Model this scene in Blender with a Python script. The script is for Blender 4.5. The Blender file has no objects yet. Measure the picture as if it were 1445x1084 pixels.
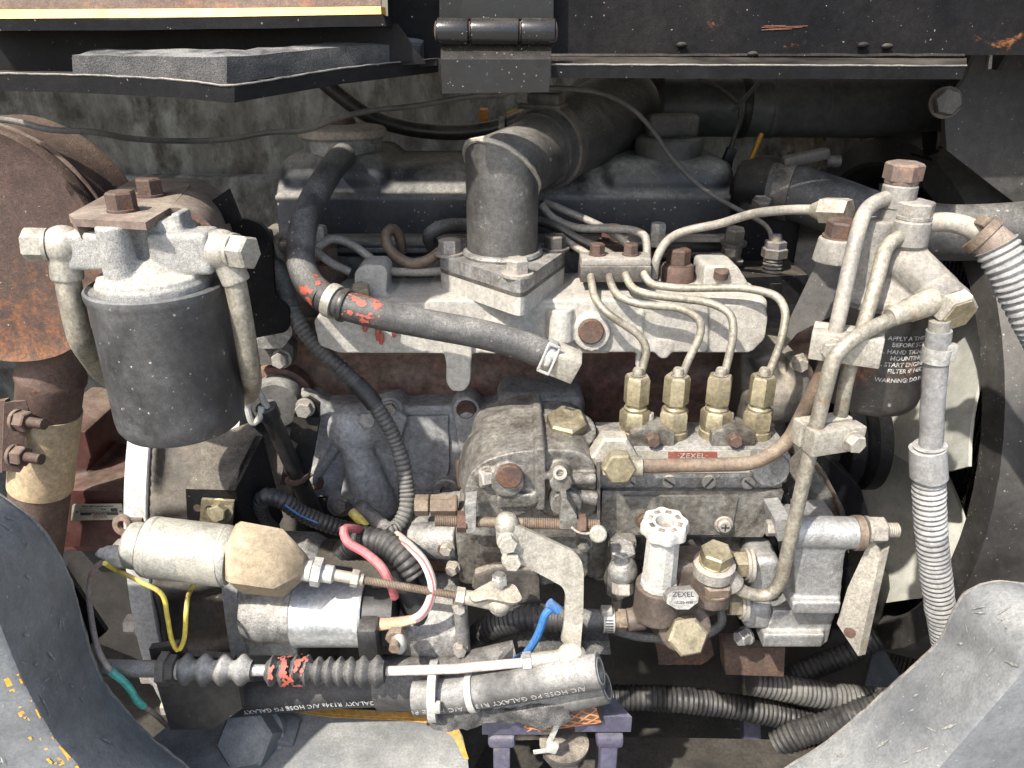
import bpy, bmesh, math, random
from mathutils import Vector as V, Matrix, noise
random.seed(7)
sc = bpy.context.scene
COL = sc.collection
rad = math.radians

# ------------------------------------------------------------------ camera
FPX, PITCH, DIST = 1085.0, rad(24), 0.70
FWD = V((0, math.cos(PITCH), -math.sin(PITCH)))
UP = V((0, math.sin(PITCH), math.cos(PITCH)))
RT = V((1, 0, 0))
CAM = -FWD * DIST
cd = bpy.data.cameras.new('camera')
cd.sensor_width = 36.0
cd.lens = FPX / 1445.0 * 36.0
cd.clip_start, cd.clip_end = 0.01, 500
cam = bpy.data.objects.new('camera', cd)
COL.objects.link(cam)
cam.location = CAM
cam.rotation_euler = (math.pi / 2 - PITCH, 0, 0)
sc.camera = cam

# ------------------------------------------------------------------ sky, sun, exposure
SUN_EL, SUN_AZ = rad(50), rad(-38)       # azimuth from the camera side (-Y), negative = from the left
SUND = V((math.sin(SUN_AZ) * math.cos(SUN_EL), -math.cos(SUN_AZ) * math.cos(SUN_EL), math.sin(SUN_EL)))
wd = bpy.data.worlds.new('World')
sc.world = wd
wd.use_nodes = True
wn = wd.node_tree.nodes
sky = wn.new('ShaderNodeTexSky')
sky.sky_type = 'NISHITA'
sky.sun_disc = False
sky.sun_elevation = SUN_EL
sky.sun_rotation = math.atan2(SUND.x, SUND.y)
sky.air_density, sky.dust_density = 1.0, 2.5
bg = wn['Background']
bg.inputs['Strength'].default_value = 0.15
wd.node_tree.links.new(sky.outputs['Color'], bg.inputs['Color'])
sl = bpy.data.lights.new('sun', 'SUN')
sl.energy, sl.angle, sl.color = 3.5, rad(0.9), (1.0, 0.95, 0.87)
so = bpy.data.objects.new('sun', sl)
COL.objects.link(so)
so.rotation_euler = SUND.to_track_quat('Z', 'Y').to_euler()
so.location = SUND * 3
sc.view_settings.view_transform = 'Standard'
sc.view_settings.look = 'None'
sc.view_settings.gamma = 1
sc.view_settings.exposure = 1.22
sc.cycles.use_denoising = True
sc.cycles.max_bounces = 6
sc.cycles.diffuse_bounces = 4
sc.cycles.glossy_bounces = 4
sc.cycles.caustics_reflective = False
sc.cycles.caustics_refractive = False

# ------------------------------------------------------------------ pixel helpers (photo pixels 1445 x 1084)
def ray(px, py): return FWD + RT * ((px - 722.5) / FPX) + UP * ((542 - py) / FPX)
def PY(px, py, Y):
    r = ray(px, py); return CAM + r * ((Y - CAM.y) / r.y)
def PZ(px, py, Z):
    r = ray(px, py); return CAM + r * ((Z - CAM.z) / r.z)
def PP(px, py, P0, N):
    r = ray(px, py); return CAM + r * ((P0 - CAM).dot(N) / r.dot(N))
def mpp(p): return (p - CAM).dot(FWD) / FPX
def PL(pts, Y=None):
    return [PY(q[0], q[1], q[2] if len(q) > 2 else Y) for q in pts]

# ------------------------------------------------------------------ mesh builder
X, Y_, Z = V((1, 0, 0)), V((0, 1, 0)), V((0, 0, 1))
def basis(N, hint=None):
    N = N.normalized()
    h = hint if hint is not None else (Z if abs(N.z) < 0.9 else X)
    U = h.cross(N)
    if U.length < 1e-6: U = X.cross(N)
    U.normalize()
    return U, N.cross(U).normalized(), N
def rotm(N, hint=None):
    U, W_, N = basis(N, hint)
    return Matrix((U, W_, N)).transposed()
def rpoly(pts, r, n=4):
    out, k = [], len(pts)
    for i in range(k):
        p, a, b = V(pts[i]), V(pts[i - 1]), V(pts[(i + 1) % k])
        rr = r[i] if isinstance(r, (list, tuple)) else r
        da, db = a - p, b - p
        rr = min(rr, da.length * .45, db.length * .45)
        if rr < 1e-7: out.append(p); continue
        A, B = p + da.normalized() * rr, p + db.normalized() * rr
        for j in range(n + 1):
            t = j / n
            out.append(A * (1 - t) ** 2 + p * 2 * t * (1 - t) + B * t * t)
    return out
def smooth_path(pts, n=8):
    pts = [V(p) for p in pts]
    if len(pts) == 2: return [pts[0].lerp(pts[1], i / n) for i in range(n + 1)]
    P = [pts[0] * 2 - pts[1]] + pts + [pts[-1] * 2 - pts[-2]]
    out = []
    for i in range(1, len(P) - 2):
        p0, p1, p2, p3 = P[i - 1:i + 3]
        # centripetal catmull-rom
        t0 = 0; t1 = t0 + max((p1 - p0).length, 1e-5) ** .5; t2 = t1 + max((p2 - p1).length, 1e-5) ** .5; t3 = t2 + max((p3 - p2).length, 1e-5) ** .5
        for j in range(n):
            t = t1 + (t2 - t1) * j / n
            a1 = p0 * ((t1 - t) / (t1 - t0)) + p1 * ((t - t0) / (t1 - t0))
            a2 = p1 * ((t2 - t) / (t2 - t1)) + p2 * ((t - t1) / (t2 - t1))
            a3 = p2 * ((t3 - t) / (t3 - t2)) + p3 * ((t - t2) / (t3 - t2))
            b1 = a1 * ((t2 - t) / (t2 - t0)) + a2 * ((t - t0) / (t2 - t0))
            b2 = a2 * ((t3 - t) / (t3 - t1)) + a3 * ((t - t1) / (t3 - t1))
            out.append(b1 * ((t2 - t) / (t2 - t1)) + b2 * ((t - t1) / (t2 - t1)))
    out.append(pts[-1])
    return out
def bend_path(pts, r, n=5):
    """straight runs joined by round bends, like bent steel pipe"""
    pts = [V(p) for p in pts]
    out = [pts[0]]
    for i in range(1, len(pts) - 1):
        p, a, b = pts[i], pts[i - 1], pts[i + 1]
        da, db = a - p, b - p
        rr = min(r, da.length * .48, db.length * .48)
        A, B = p + da.normalized() * rr, p + db.normalized() * rr
        for j in range(n + 1):
            t = j / n
            out.append(A * (1 - t) ** 2 + p * 2 * t * (1 - t) + B * t * t)
    out.append(pts[-1])
    return out
def resample(path, step):
    L = [0]
    for a, b in zip(path, path[1:]): L.append(L[-1] + (b - a).length)
    n = max(2, int(L[-1] / step) + 1)
    out, j = [], 0
    for i in range(n):
        s = L[-1] * i / (n - 1)
        while j < len(L) - 2 and L[j + 1] < s: j += 1
        d = L[j + 1] - L[j]
        out.append(path[j].lerp(path[j + 1], (s - L[j]) / d if d > 0 else 0))
    return out, L[-1]
def frames(path):
    T = []
    for i in range(len(path)):
        a, b = path[max(i - 1, 0)], path[min(i + 1, len(path) - 1)]
        t = (b - a)
        T.append(t.normalized() if t.length > 1e-9 else T[-1])
    U = basis(T[0])[0]
    out = []
    for t in T:
        U = (U - t * U.dot(t))
        U = U.normalized() if U.length > 1e-6 else basis(t)[0]
        out.append((t, U, t.cross(U)))
    return out

class MB:
    def __init__(s): s.bm = bmesh.new()
    def raw(s, vs, fs):
        bv = [s.bm.verts.new(v) for v in vs]
        for f in fs:
            try: s.bm.faces.new([bv[i] for i in f])
            except ValueError: pass
        return s
    def sub(s, bm, M=None):
        me = bpy.data.meshes.new('t'); bm.to_mesh(me); bm.free()
        if M: me.transform(M)
        s.bm.from_mesh(me); bpy.data.meshes.remove(me)
        return s
    def rings(s, rings, cap0=True, cap1=True, closed=True):
        vs, fs, n = [], [], len(rings[0])
        for r in rings: vs += r
        for i in range(len(rings) - 1):
            for j in range(n if closed else n - 1):
                k = (j + 1) % n
                fs.append((i * n + j, i * n + k, (i + 1) * n + k, (i + 1) * n + j))
        if cap0: fs.append(tuple(range(n - 1, -1, -1)))
        if cap1: fs.append(tuple((len(rings) - 1) * n + j for j in range(n)))
        return s.raw(vs, fs)
    def tube(s, path, r, seg=14, caps=(True, True), flat=None, phase=0.0):
        """r: number, list or fn(i, n); flat=(a,b) scales the section"""
        fr = frames(path); n = len(path); R = []
        for i, (p, (t, u, w)) in enumerate(zip(path, fr)):
            rr = r(i, n) if callable(r) else (r[i] if isinstance(r, (list, tuple)) else r)
            fa, fb = flat or (1, 1)
            R.append([p + u * (math.cos(2 * math.pi * j / seg + phase) * rr * fa) + w * (math.sin(2 * math.pi * j / seg + phase) * rr * fb) for j in range(seg)])
        return s.rings(R, *caps)
    def corr(s, path, r, pitch, amp, seg=16, noisy=0.0):
        pts, L = resample(path, pitch / 5.0)
        ph = lambda d: (0.5 + 0.5 * math.cos(2 * math.pi * (d / pitch + .45 * noise.noise(V((d * 40, 2, r * 500))))))
        n = len(pts)
        def rr(i, n_):
            d = L * i / (n - 1)
            c = ph(d)
            return r - amp + amp * (c ** .6) * (.82 + .3 * noise.noise(V((d * 90, 4, r * 777)))) + r * .05 * noise.noise(V((d * 45, 0, r * 999)))
        return s.tube(pts, rr, seg)
    def lathe(s, O, A, prof, seg=28, hint=None, phase=0.0, cap=True):
        U, W_, N = basis(A, hint)
        R = []
        for h, r in prof:
            r = max(r, 1e-5)
            R.append([O + N * h + U * (math.cos(2 * math.pi * j / seg + phase) * r) + W_ * (math.sin(2 * math.pi * j / seg + phase) * r) for j in range(seg)])
        return s.rings(R, cap, cap)
    def hexa(s, O, A, h, af, ch=0.12, hint=None, phase=0.0, n=6):
        r = af / math.sqrt(3) if n == 6 else af / 2 / math.cos(math.pi / n)
        U, W_, N = basis(A, hint)
        # hex prism with a round chamfer on the outer end: top ring has corners pulled in
        def ring(hh, rr): return [O + N * hh + U * (math.cos(2 * math.pi * j / n + phase) * rr) + W_ * (math.sin(2 * math.pi * j / n + phase) * rr) for j in range(n)]
        return s.rings([ring(0, r), ring(h * (1 - ch), r), ring(h, r * .88)])
    def prism(s, pts, d, bevel=0.0, seg=2, mat=None):
        """pts: coplanar 3D points, d: extrusion vector"""
        bm = bmesh.new()
        pts = [V(p) for p in pts]; d = V(d)
        nrm = V((0, 0, 0))
        for i in range(len(pts)): nrm += (pts[i] - pts[0]).cross(pts[(i + 1) % len(pts)] - pts[0])
        if nrm.dot(d) > 0: pts = pts[::-1]
        a = [bm.verts.new(p) for p in pts]; b = [bm.verts.new(p + d) for p in pts]
        n = len(pts)
        bm.faces.new(a); bm.faces.new(b[::-1])
        for i in range(n):
            j = (i + 1) % n
            bm.faces.new((a[j], a[i], b[i], b[j]))
        if bevel > 0:
            caps = list(bm.faces)[:2]
            ed = [e for e in bm.edges if e.calc_face_angle(0) > rad(28)]
            bmesh.ops.bevel(bm, geom=ed, offset=bevel, segments=seg, profile=.5, affect='EDGES', clamp_overlap=True)
        return s.sub(bm)
    def box(s, C, size, R=None, bevel=0.0, seg=2):
        bm = bmesh.new()
        bmesh.ops.create_cube(bm, size=1)
        bmesh.ops.scale(bm, vec=size, verts=bm.verts)
        if bevel > 0:
            bmesh.ops.bevel(bm, geom=list(bm.edges), offset=bevel, segments=seg, profile=.5, affect='EDGES', clamp_overlap=True)
        M = Matrix.Translation(C) @ (R.to_4x4() if R else Matrix.Identity(4))
        return s.sub(bm, M)
    def sphere(s, C, r, seg=20, sc_=(1, 1, 1), R=None):
        bm = bmesh.new()
        bmesh.ops.create_uvsphere(bm, u_segments=seg, v_segments=max(8, seg // 2 + 2), radius=1)
        M = Matrix.Translation(C) @ (R.to_4x4() if R else Matrix.Identity(4)) @ Matrix.Diagonal((r * sc_[0], r * sc_[1], r * sc_[2], 1))
        return s.sub(bm, M)
    def loft(s, secs, cap=True):
        return s.rings(secs, cap, cap)
    def thread(s, O, A, L, r, pitch, seg=12):
        n = int(L / pitch * 4) + 1
        prof = []
        for i in range(n):
            prof.append((L * i / (n - 1), r * (1 - .13 * (0.5 + .5 * math.cos(i * math.pi / 2)))))
        return s.lathe(O, A, prof, seg)
    def wobble(s, amp, freq, seed=0):
        for v in s.bm.verts:
            q = v.co * freq + V((seed, seed * 1.7, 3))
            v.co += V((noise.noise(q), noise.noise(q + V((31, 7, 1))), noise.noise(q + V((5, 77, 9))))) * amp
        return s
    def subdivide(s, cuts=2):
        bmesh.ops.subdivide_edges(s.bm, edges=list(s.bm.edges), cuts=cuts, use_grid_fill=True)
        return s
    def mesh(s, name, ang=32):
        bm = s.bm
        bmesh.ops.recalc_face_normals(bm, faces=list(bm.faces))
        for e in bm.edges: e.smooth = e.calc_face_angle(0) < rad(ang)
        for f in bm.faces: f.smooth = True
        me = bpy.data.meshes.new(name); bm.to_mesh(me); bm.free()
        return me
def remesh(mb, voxel, it=4, fac=.5):
    """cast look: joins the overlapping solids and rounds every inner and outer corner"""
    bmesh.ops.recalc_face_normals(mb.bm, faces=list(mb.bm.faces))
    me = bpy.data.meshes.new('t'); mb.bm.to_mesh(me); mb.bm.free()
    o = bpy.data.objects.new('t', me); COL.objects.link(o)
    m = o.modifiers.new('r', 'REMESH'); m.mode = 'VOXEL'; m.voxel_size = voxel; m.use_smooth_shade = True
    if it:
        k = o.modifiers.new('s', 'SMOOTH'); k.iterations = it; k.factor = fac
    dg = bpy.context.evaluated_depsgraph_get(); dg.update()
    out = bpy.data.meshes.new_from_object(o.evaluated_get(dg))
    bpy.data.objects.remove(o); bpy.data.meshes.remove(me)
    r = MB(); r.bm.from_mesh(out); bpy.data.meshes.remove(out)
    return r
def lettering(txt, size, align='LEFT', ext=0.00015, spacing=1.0):
    """flat print: list of verts in x/y (metres) and faces"""
    cu = bpy.data.curves.new('t', 'FONT'); cu.body = txt; cu.size = size; cu.align_x = align; cu.space_character = spacing
    cu.resolution_u = 2; cu.extrude = ext; cu.offset = size * .012
    o = bpy.data.objects.new('t', cu); COL.objects.link(o)
    dg = bpy.context.evaluated_depsgraph_get(); dg.update()
    me = bpy.data.meshes.new_from_object(o.evaluated_get(dg))
    vs = [v.co.copy() for v in me.vertices]; fs = [tuple(p.vertices) for p in me.polygons]
    bpy.data.objects.remove(o); bpy.data.curves.remove(cu); bpy.data.meshes.remove(me)
    return vs, fs
def text_on(mb, txt, size, fn, align='LEFT', ext=0.00015, spacing=1.0):
    vs, fs = lettering(txt, size, align, ext, spacing)
    mb.raw([fn(v) for v in vs], fs)
    return mb

# ------------------------------------------------------------------ scene graph
WM = {}
def mesh_obj(name, me, mat, M=None):
    """recentres a world-space mesh on itself"""
    if M is None:
        if len(me.vertices):
            lo = V([min(v.co[i] for v in me.vertices) for i in range(3)]); hi = V([max(v.co[i] for v in me.vertices) for i in range(3)])
            c = (lo + hi) / 2
        else: c = V((0, 0, 0))
        me.transform(Matrix.Translation(-c)); M = Matrix.Translation(c)
    o = bpy.data.objects.new(name, me); COL.objects.link(o)
    if mat is not None and len(me.materials) == 0: me.materials.append(mat)
    WM[o] = M
    return o
def attach(o, parent):
    o.parent = parent
    KIDS.setdefault(parent, []).append(o)
KIDS, THINGS = {}, []
def tag(o, label, cat, group=None, kind=None):
    if label: o['label'] = label
    if cat: o['category'] = cat
    if group: o['group'] = group
    if kind: o['kind'] = kind
    return o
def thing(name, label, cat, group=None):
    o = bpy.data.objects.new(name, None); COL.objects.link(o)
    o.empty_display_size = .02
    WM[o] = None; THINGS.append(o)
    return tag(o, label, cat, group)
def part(name, mb, mat, parent, ang=32, label=None):
    me = mb.mesh(name, ang) if isinstance(mb, MB) else mb
    o = mesh_obj(name, me, mat)
    if label: o['label'] = label
    attach(o, parent)
    return o
def single(name, mb, mat, label, cat, group=None, kind=None, ang=32):
    o = mesh_obj(name, mb.mesh(name, ang), mat)
    return tag(o, label, cat, group, kind)
_bolt = {}
def bolt(parent, O, A, af, h, mat, washer=1.35, name='bolt', wh=.18, flange=False, hint=None, dome=False):
    key = (round(af, 5), round(h, 5), washer, wh, flange, mat.name, dome)
    if key not in _bolt:
        m = MB(); zz = 0.0
        if washer:
            w = h * wh
            if flange: m.lathe(V((0, 0, -.0006)), Z, [(0, af * washer * .5), (w * .8 + .0006, af * washer * .5), (w * 1.6 + .0006, af * .54)], 24)
            else: m.lathe(V((0, 0, -.0006)), Z, [(0, af * washer * .5), (w * .85 + .0006, af * washer * .5), (w + .0006, af * washer * .48)], 24)
            zz = w
        m.hexa(V((0, 0, zz - .0002)), Z, h, af)
        if dome: m.lathe(V((0, 0, zz + h * .98)), Z, [(0, af * .33), (h * .1, af * .3)], 16)
        me = m.mesh(name, 25); me.materials.append(mat); _bolt[key] = me
    U, W_, N = basis(A, hint)
    a = random.uniform(0, math.pi / 3)
    M = Matrix.Translation(O) @ (rotm(A, hint) @ Matrix.Rotation(a, 3, 'Z')).to_4x4()
    o = bpy.data.objects.new(name, _bolt[key]); COL.objects.link(o)
    WM[o] = M; attach(o, parent)
    return o
def finalize():
    for t in THINGS:
        lo = V((9, 9, 9)); hi = -lo
        st = list(KIDS.get(t, []))
        for o in st:
            for c in o.bound_box:
                p = WM[o] @ V(c)
                lo = V(map(min, lo, p)); hi = V(map(max, hi, p))
        WM[t] = Matrix.Translation(V(((lo.x + hi.x) / 2, (lo.y + hi.y) / 2, lo.z)))
    for o, M in WM.items():
        o.matrix_basis = (WM[o.parent].inverted() @ M) if o.parent else M
FAN_PHASE = 152
# ------------------------------------------------------------------ materials
DUST = (.36, .315, .25)
RUSTS = ((.055, .02, .012), (.30, .12, .04))
MATS = {}
def mk(name, base, rough=.5, metal=0.0, var=.25, dust=.4, floor=.0, rust=0.0, rustcol=RUSTS, speck=0.0, patch=None, bump=.25, scale=60, fine=900,
       dustcol=DUST, coat=0.0, stretch=(1, 1, 1), speckscale=180, rustscale=None, spec=.5, grime=.4, grain=.3, runs=.0, wet=.0, rustz=.0, dg=.3, mid=.2):
    """base colour with stains, fine grain, dust lying on upward faces (dust) and everywhere (floor), rust patches, mud specks"""
    m = bpy.data.materials.new(name); m.use_nodes = True
    nt = m.node_tree; N, L = nt.nodes, nt.links
    bs = N['Principled BSDF']
    def node(t, **k):
        n = N.new(t)
        for a, b in k.items(): setattr(n, a, b)
        return n
    def math_(op, a, b=None, clamp=False):
        n = node('ShaderNodeMath', operation=op, use_clamp=clamp)
        for i, v in enumerate((a, b)):
            if v is None: continue
            if isinstance(v, (int, float)): n.inputs[i].default_value = v
            else: L.new(v, n.inputs[i])
        return n.outputs[0]
    def mix(f, a, b):
        n = node('ShaderNodeMix', data_type='RGBA')
        for s_, v in ((n.inputs[0], f), (n.inputs[6], a), (n.inputs[7], b)):
            if isinstance(v, (int, float)): s_.default_value = v
            elif isinstance(v, tuple): s_.default_value = (*v, 1)
            else: L.new(v, s_)
        return n.outputs[2]
    def mixf(f, a, b):
        n = node('ShaderNodeMix', data_type='FLOAT')
        for s_, v in ((n.inputs[0], f), (n.inputs[2], a), (n.inputs[3], b)):
            if isinstance(v, (int, float)): s_.default_value = v
            else: L.new(v, s_)
        return n.outputs[0]
    def rng(v, a, b, c=0.0, d=1.0):
        n = node('ShaderNodeMapRange', clamp=True)
        L.new(v, n.inputs[0])
        for i, q in enumerate((a, b, c, d)): n.inputs[i + 1].default_value = q
        return n.outputs[0]
    tc = node('ShaderNodeTexCoord'); oi = node('ShaderNodeObjectInfo')
    off = node('ShaderNodeVectorMath', operation='MULTIPLY_ADD')
    cmb = node('ShaderNodeCombineXYZ')
    for i in range(3): L.new(oi.outputs['Random'], cmb.inputs[i])
    L.new(cmb.outputs[0], off.inputs[0]); off.inputs[1].default_value = (3.1, 7.7, 5.3)
    mp = node('ShaderNodeMapping'); mp.inputs['Scale'].default_value = stretch
    L.new(tc.outputs['Object'], mp.inputs[0]); L.new(mp.outputs[0], off.inputs[2])
    co = off.outputs[0]
    def nz(s_, det=5, rgh=.6, dist=0.0):
        n = node('ShaderNodeTexNoise'); n.inputs['Scale'].default_value = s_; n.inputs['Detail'].default_value = det
        n.inputs['Roughness'].default_value = rgh; n.inputs['Distortion'].default_value = dist
        L.new(co, n.inputs['Vector']); return n.outputs[0]
    n1, n2, n3 = nz(scale, 6, .65), nz(fine, 3, .6), nz(scale * .31, 4, .6, .4)
    lo = tuple(c * (1 - var) for c in base); hi = tuple(min(1, c * (1 + var)) for c in base)
    col = mix(rng(n1, .3, .7), lo, hi)
    col = mix(rng(n2, .46, .60, 0, grain), col, tuple(c * .45 for c in base))
    if grime:
        gm = nz(scale * .55, 9, .72, .6)
        col = mix(rng(gm, .50, .66, 0, grime), col, (base[0] * .30 + .004, base[1] * .26 + .003, base[2] * .22 + .002))
    rg = mixf(n1, max(0, rough - .12), min(1, rough + .14)); mt = metal
    if grime and wet: rg = mixf(rng(gm, .50, .66, 0, wet), rg, .2)
    if runs:
        mr = node('ShaderNodeMapping'); mr.inputs['Scale'].default_value = (1, 1, .10); L.new(co, mr.inputs[0])
        nr = node('ShaderNodeTexNoise'); nr.inputs['Scale'].default_value = scale * 1.6; nr.inputs['Detail'].default_value = 6; L.new(mr.outputs[0], nr.inputs['Vector'])
        col = mix(rng(nr.outputs[0], .52, .70, 0, runs), col, (base[0] * .35 + .004, base[1] * .30 + .003, base[2] * .25 + .002))
    if patch:                       # (colour, amount, scale) second finish showing in patches
        f = rng(nz(patch[2], 7, .68, .25), .60 - patch[1] * .28, .78 - patch[1] * .28, 0, .9)
        col = mix(f, col, patch[0])
    if rust:
        rs = nz(rustscale or scale * .5, 8, .72, .5)
        if rustz:
            sz = node('ShaderNodeSeparateXYZ'); L.new(tc.outputs['Object'], sz.inputs[0]); rs = math_('ADD', rs, math_('MULTIPLY', sz.outputs[2], -rustz))
        f = rng(rs, .70 - rust * .45, .76 - rust * .38 + (.1 if rustz else 0))
        rc = mix(rng(nz(scale * 4, 5, .7), .3, .7), rustcol[0], rustcol[1])
        col = mix(f, col, rc); rg = mixf(f, rg, .88); mt = math_('MULTIPLY', mixf(f, 1, .0), metal)
    ge = node('ShaderNodeNewGeometry'); sx = node('ShaderNodeSeparateXYZ'); L.new(ge.outputs['Normal'], sx.inputs[0])
    if dust or floor:
        up = rng(sx.outputs[2], .05, .95)
        f = math_('ADD', math_('MULTIPLY', up, dust), floor)
        f = math_('MULTIPLY', f, rng(n3, .32, .64, .10, 1.30))
        f = math_('MULTIPLY', f, rng(n2, .36, .62, 1 + dg * .35, 1 - dg), True)
        col = mix(f, col, mix(n1, tuple(c * .8 for c in dustcol), tuple(min(1, c * 1.2) for c in dustcol)))
        rg = mixf(f, rg, .93); mt = math_('MULTIPLY', math_('SUBTRACT', 1.0, f, True), mt)
    if speck:
        vo = node('ShaderNodeTexVoronoi'); vo.inputs['Scale'].default_value = speckscale; vo.inputs['Randomness'].default_value = 1
        ds = node('ShaderNodeVectorMath', operation='MULTIPLY_ADD'); 
        nn = node('ShaderNodeTexNoise'); nn.inputs['Scale'].default_value = speckscale * 1.5; L.new(co, nn.inputs['Vector']); nn.inputs['Detail'].default_value = 3
        L.new(nn.outputs['Color'], ds.inputs[0]); ds.inputs[1].default_value = (1.2 / speckscale,) * 3; L.new(co, ds.inputs[2])
        L.new(ds.outputs[0], vo.inputs['Vector'])
        sp = node('ShaderNodeSeparateColor'); L.new(vo.outputs['Color'], sp.inputs[0])
        size = math_('MULTIPLY', rng(sp.outputs[0], 1 - speck, 1.0, 0.05, 1), .36)
        f = rng(math_('SUBTRACT', size, vo.outputs['Distance']), .0, .04)
        f = math_('MULTIPLY', f, rng(sp.outputs[1], 0, 1, .10, .75))
        col = mix(f, col, mix(sp.outputs[2], (.24, .215, .18), (.50, .48, .44))); rg = mixf(f, rg, .9)
    if mid:
        n4 = nz(scale * 4.2, 4, .62, .3)
        mm = node('ShaderNodeMix', data_type='RGBA', blend_type='MULTIPLY'); mm.inputs[0].default_value = 1.0
        L.new(col, mm.inputs[6]); L.new(rng(n4, .32, .68, 1 - mid * 1.25, 1 + mid), mm.inputs[7]); col = mm.outputs[2]
    L.new(col, bs.inputs['Base Color'])
    if isinstance(rg, float): bs.inputs['Roughness'].default_value = rg
    else: L.new(rg, bs.inputs['Roughness'])
    if isinstance(mt, (int, float)): bs.inputs['Metallic'].default_value = mt
    else: L.new(mt, bs.inputs['Metallic'])
    bs.inputs['Specular IOR Level'].default_value = spec
    if coat: bs.inputs['Coat Weight'].default_value = coat; bs.inputs['Coat Roughness'].default_value = .25
    if bump:
        b1 = node('ShaderNodeBump'); b1.inputs['Strength'].default_value = bump; b1.inputs['Distance'].default_value = .0012
        h = math_('ADD', math_('MULTIPLY', n1, .6), math_('MULTIPLY', n2, .5))
        L.new(h, b1.inputs['Height']); L.new(b1.outputs[0], bs.inputs['Normal'])
    m.diffuse_color = (*base, 1)
    MATS[name] = m
    return m

M_black = mk('black_paint', (0.006, 0.006, 0.007), 0.5, 0, dust=0.22, floor=0.012, speck=0.035, bump=.2, scale=40, speckscale=620, spec=0.12)
M_blackgloss = mk('glossy_black_paint', (0.006, 0.006, 0.007), .22, 0, dust=0.12, floor=0.008, speck=0.14, bump=.12, scale=35, speckscale=620, spec=0.5)
M_blackworn = mk('worn_black_paint', (0.006, 0.006, 0.007), 0.55, 0, dust=0.4, floor=0.02, speck=0.045, rust=0.08, bump=.3, scale=45, speckscale=620, spec=0.12)
M_cover = mk('blue_black_enamel', (0.009, 0.012, 0.019), .36, 0, var=.4, dust=1.3, floor=0.035, speck=0.16, bump=.2, scale=45, patch=((.03, .022, .018), .25, 30), speckscale=330, grime=0.3, runs=0.3, grain=0.3, dustcol=(0.27, 0.255, 0.225), mid=0.25)
M_alu = mk('cast_aluminium', (0.33, 0.325, 0.31), 0.44, 0.6, var=.3, dust=.4, floor=0.15, speck=.05, bump=0.95, scale=70, dustcol=(.33, .30, .255), patch=((.12, .105, .085), .12, 34), grime=0.65, grain=0.4, runs=0.35, wet=0.6, dg=0.6, mid=0.25)
M_aludark = mk('grimy_cast_aluminium', (0.24, 0.23, 0.205), 0.44, 0.6, var=.4, dust=.35, floor=0.14, bump=0.95, scale=60, patch=((.075, .062, .048), .42, 24), dustcol=(.24, .215, .18), grime=0.85, grain=0.3, runs=0.45, wet=0.8, dg=0.6, mid=0.3)
M_alubright = mk('bright_cast_aluminium', (0.4, 0.395, 0.38), 0.4, 0.65, var=.18, dust=0.2, floor=0.08, bump=0.95, scale=80, dustcol=(.42, .40, .36), grime=0.4, grain=0.25, wet=0.4)
M_manif = mk('dusty_cast_aluminium', (0.42, 0.4, 0.355), .62, .15, var=.16, dust=.5, floor=0.25, bump=0.95, scale=70, fine=1100, dustcol=(0.43, 0.395, 0.335), grime=0.3, grain=0.3, runs=0.15, dg=0.6, mid=0.16)
M_block = mk('brown_engine_enamel', (0.13, 0.056, 0.04), .6, 0, var=.5, dust=.7, floor=0.28, bump=.5, scale=35, patch=((.03, .022, .018), .35, 25), runs=0.5, wet=0.5, dustcol=(0.3, 0.235, 0.18), mid=0.35)
M_head = mk('dark_cast_iron', (0.07, 0.066, 0.062), .6, .1, var=.4, dust=.5, floor=.2, rust=.12, bump=.5, scale=45, wet=0.4)
M_zinc = mk('yellow_zinc', (0.32, 0.275, 0.17), .42, .75, var=.25, dust=.35, floor=0.12, bump=.2, scale=90, patch=((.20, .16, .08), .2, 60), grime=0.6, grain=0.2, wet=0.4)
M_pipe = mk('dusty_steel_pipe', (0.29, 0.265, 0.21), 0.46, 0.6, var=0.3, dust=.5, floor=0.22, bump=.25, scale=90, dustcol=(0.37, 0.335, 0.27), patch=((.27, .19, .09), .16, 55), grime=0.6, runs=0.3, mid=0.25)
M_pipedark = mk('grey_steel_pipe', (.24, .225, .2), .5, .3, var=.25, dust=.5, floor=.35, bump=.25, scale=90)
M_piperust = mk('brown_steel_pipe', (0.13, 0.088, 0.06), .55, .35, var=.3, dust=.4, floor=.3, rust=.2, bump=.3, scale=80, dustcol=(0.28, 0.23, 0.17))
M_steel = mk('dusty_zinc_steel', (0.38, 0.355, 0.3), .48, .55, var=.18, dust=.45, floor=0.22, bump=.25, scale=100, dustcol=(0.46, 0.42, 0.34), grime=0.45, grain=0.4)
M_steelclean = mk('zinc_steel', (.55, .54, .51), .36, .85, var=.15, dust=.2, floor=.1, bump=.15, scale=100)
M_bolt = mk('dusty_bolt_steel', (.33, .31, .28), .5, .5, var=.3, dust=.5, floor=.3, rust=.08, bump=.3, scale=150, grain=0.4)
M_boltrust = mk('rusty_bolt_steel', (0.075, 0.045, 0.034), .7, .2, var=.35, dust=0.15, floor=0.1, rust=.45, rustcol=((0.05, 0.022, 0.015), (0.13, 0.06, 0.033)), bump=.4, scale=150, dustcol=(0.26, 0.21, 0.16))
M_boltdark = mk('black_bolt_steel', (.045, .042, .042), .5, .3, var=.3, dust=.5, floor=.2, bump=.3, scale=150)
M_rust = mk('rusted_muffler_steel', (0.062, 0.035, 0.027), .8, 0, var=.4, dust=0.2, floor=0.08, rust=0.36, rustcol=((0.05, 0.026, 0.02), (0.22, 0.085, 0.028)), bump=1.0, scale=90, fine=1000, rustscale=90, speck=0.05, speckscale=500, rustz=2.0, grain=0.5, runs=0.2, dg=0.6, dustcol=(0.24, 0.18, 0.13))
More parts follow.
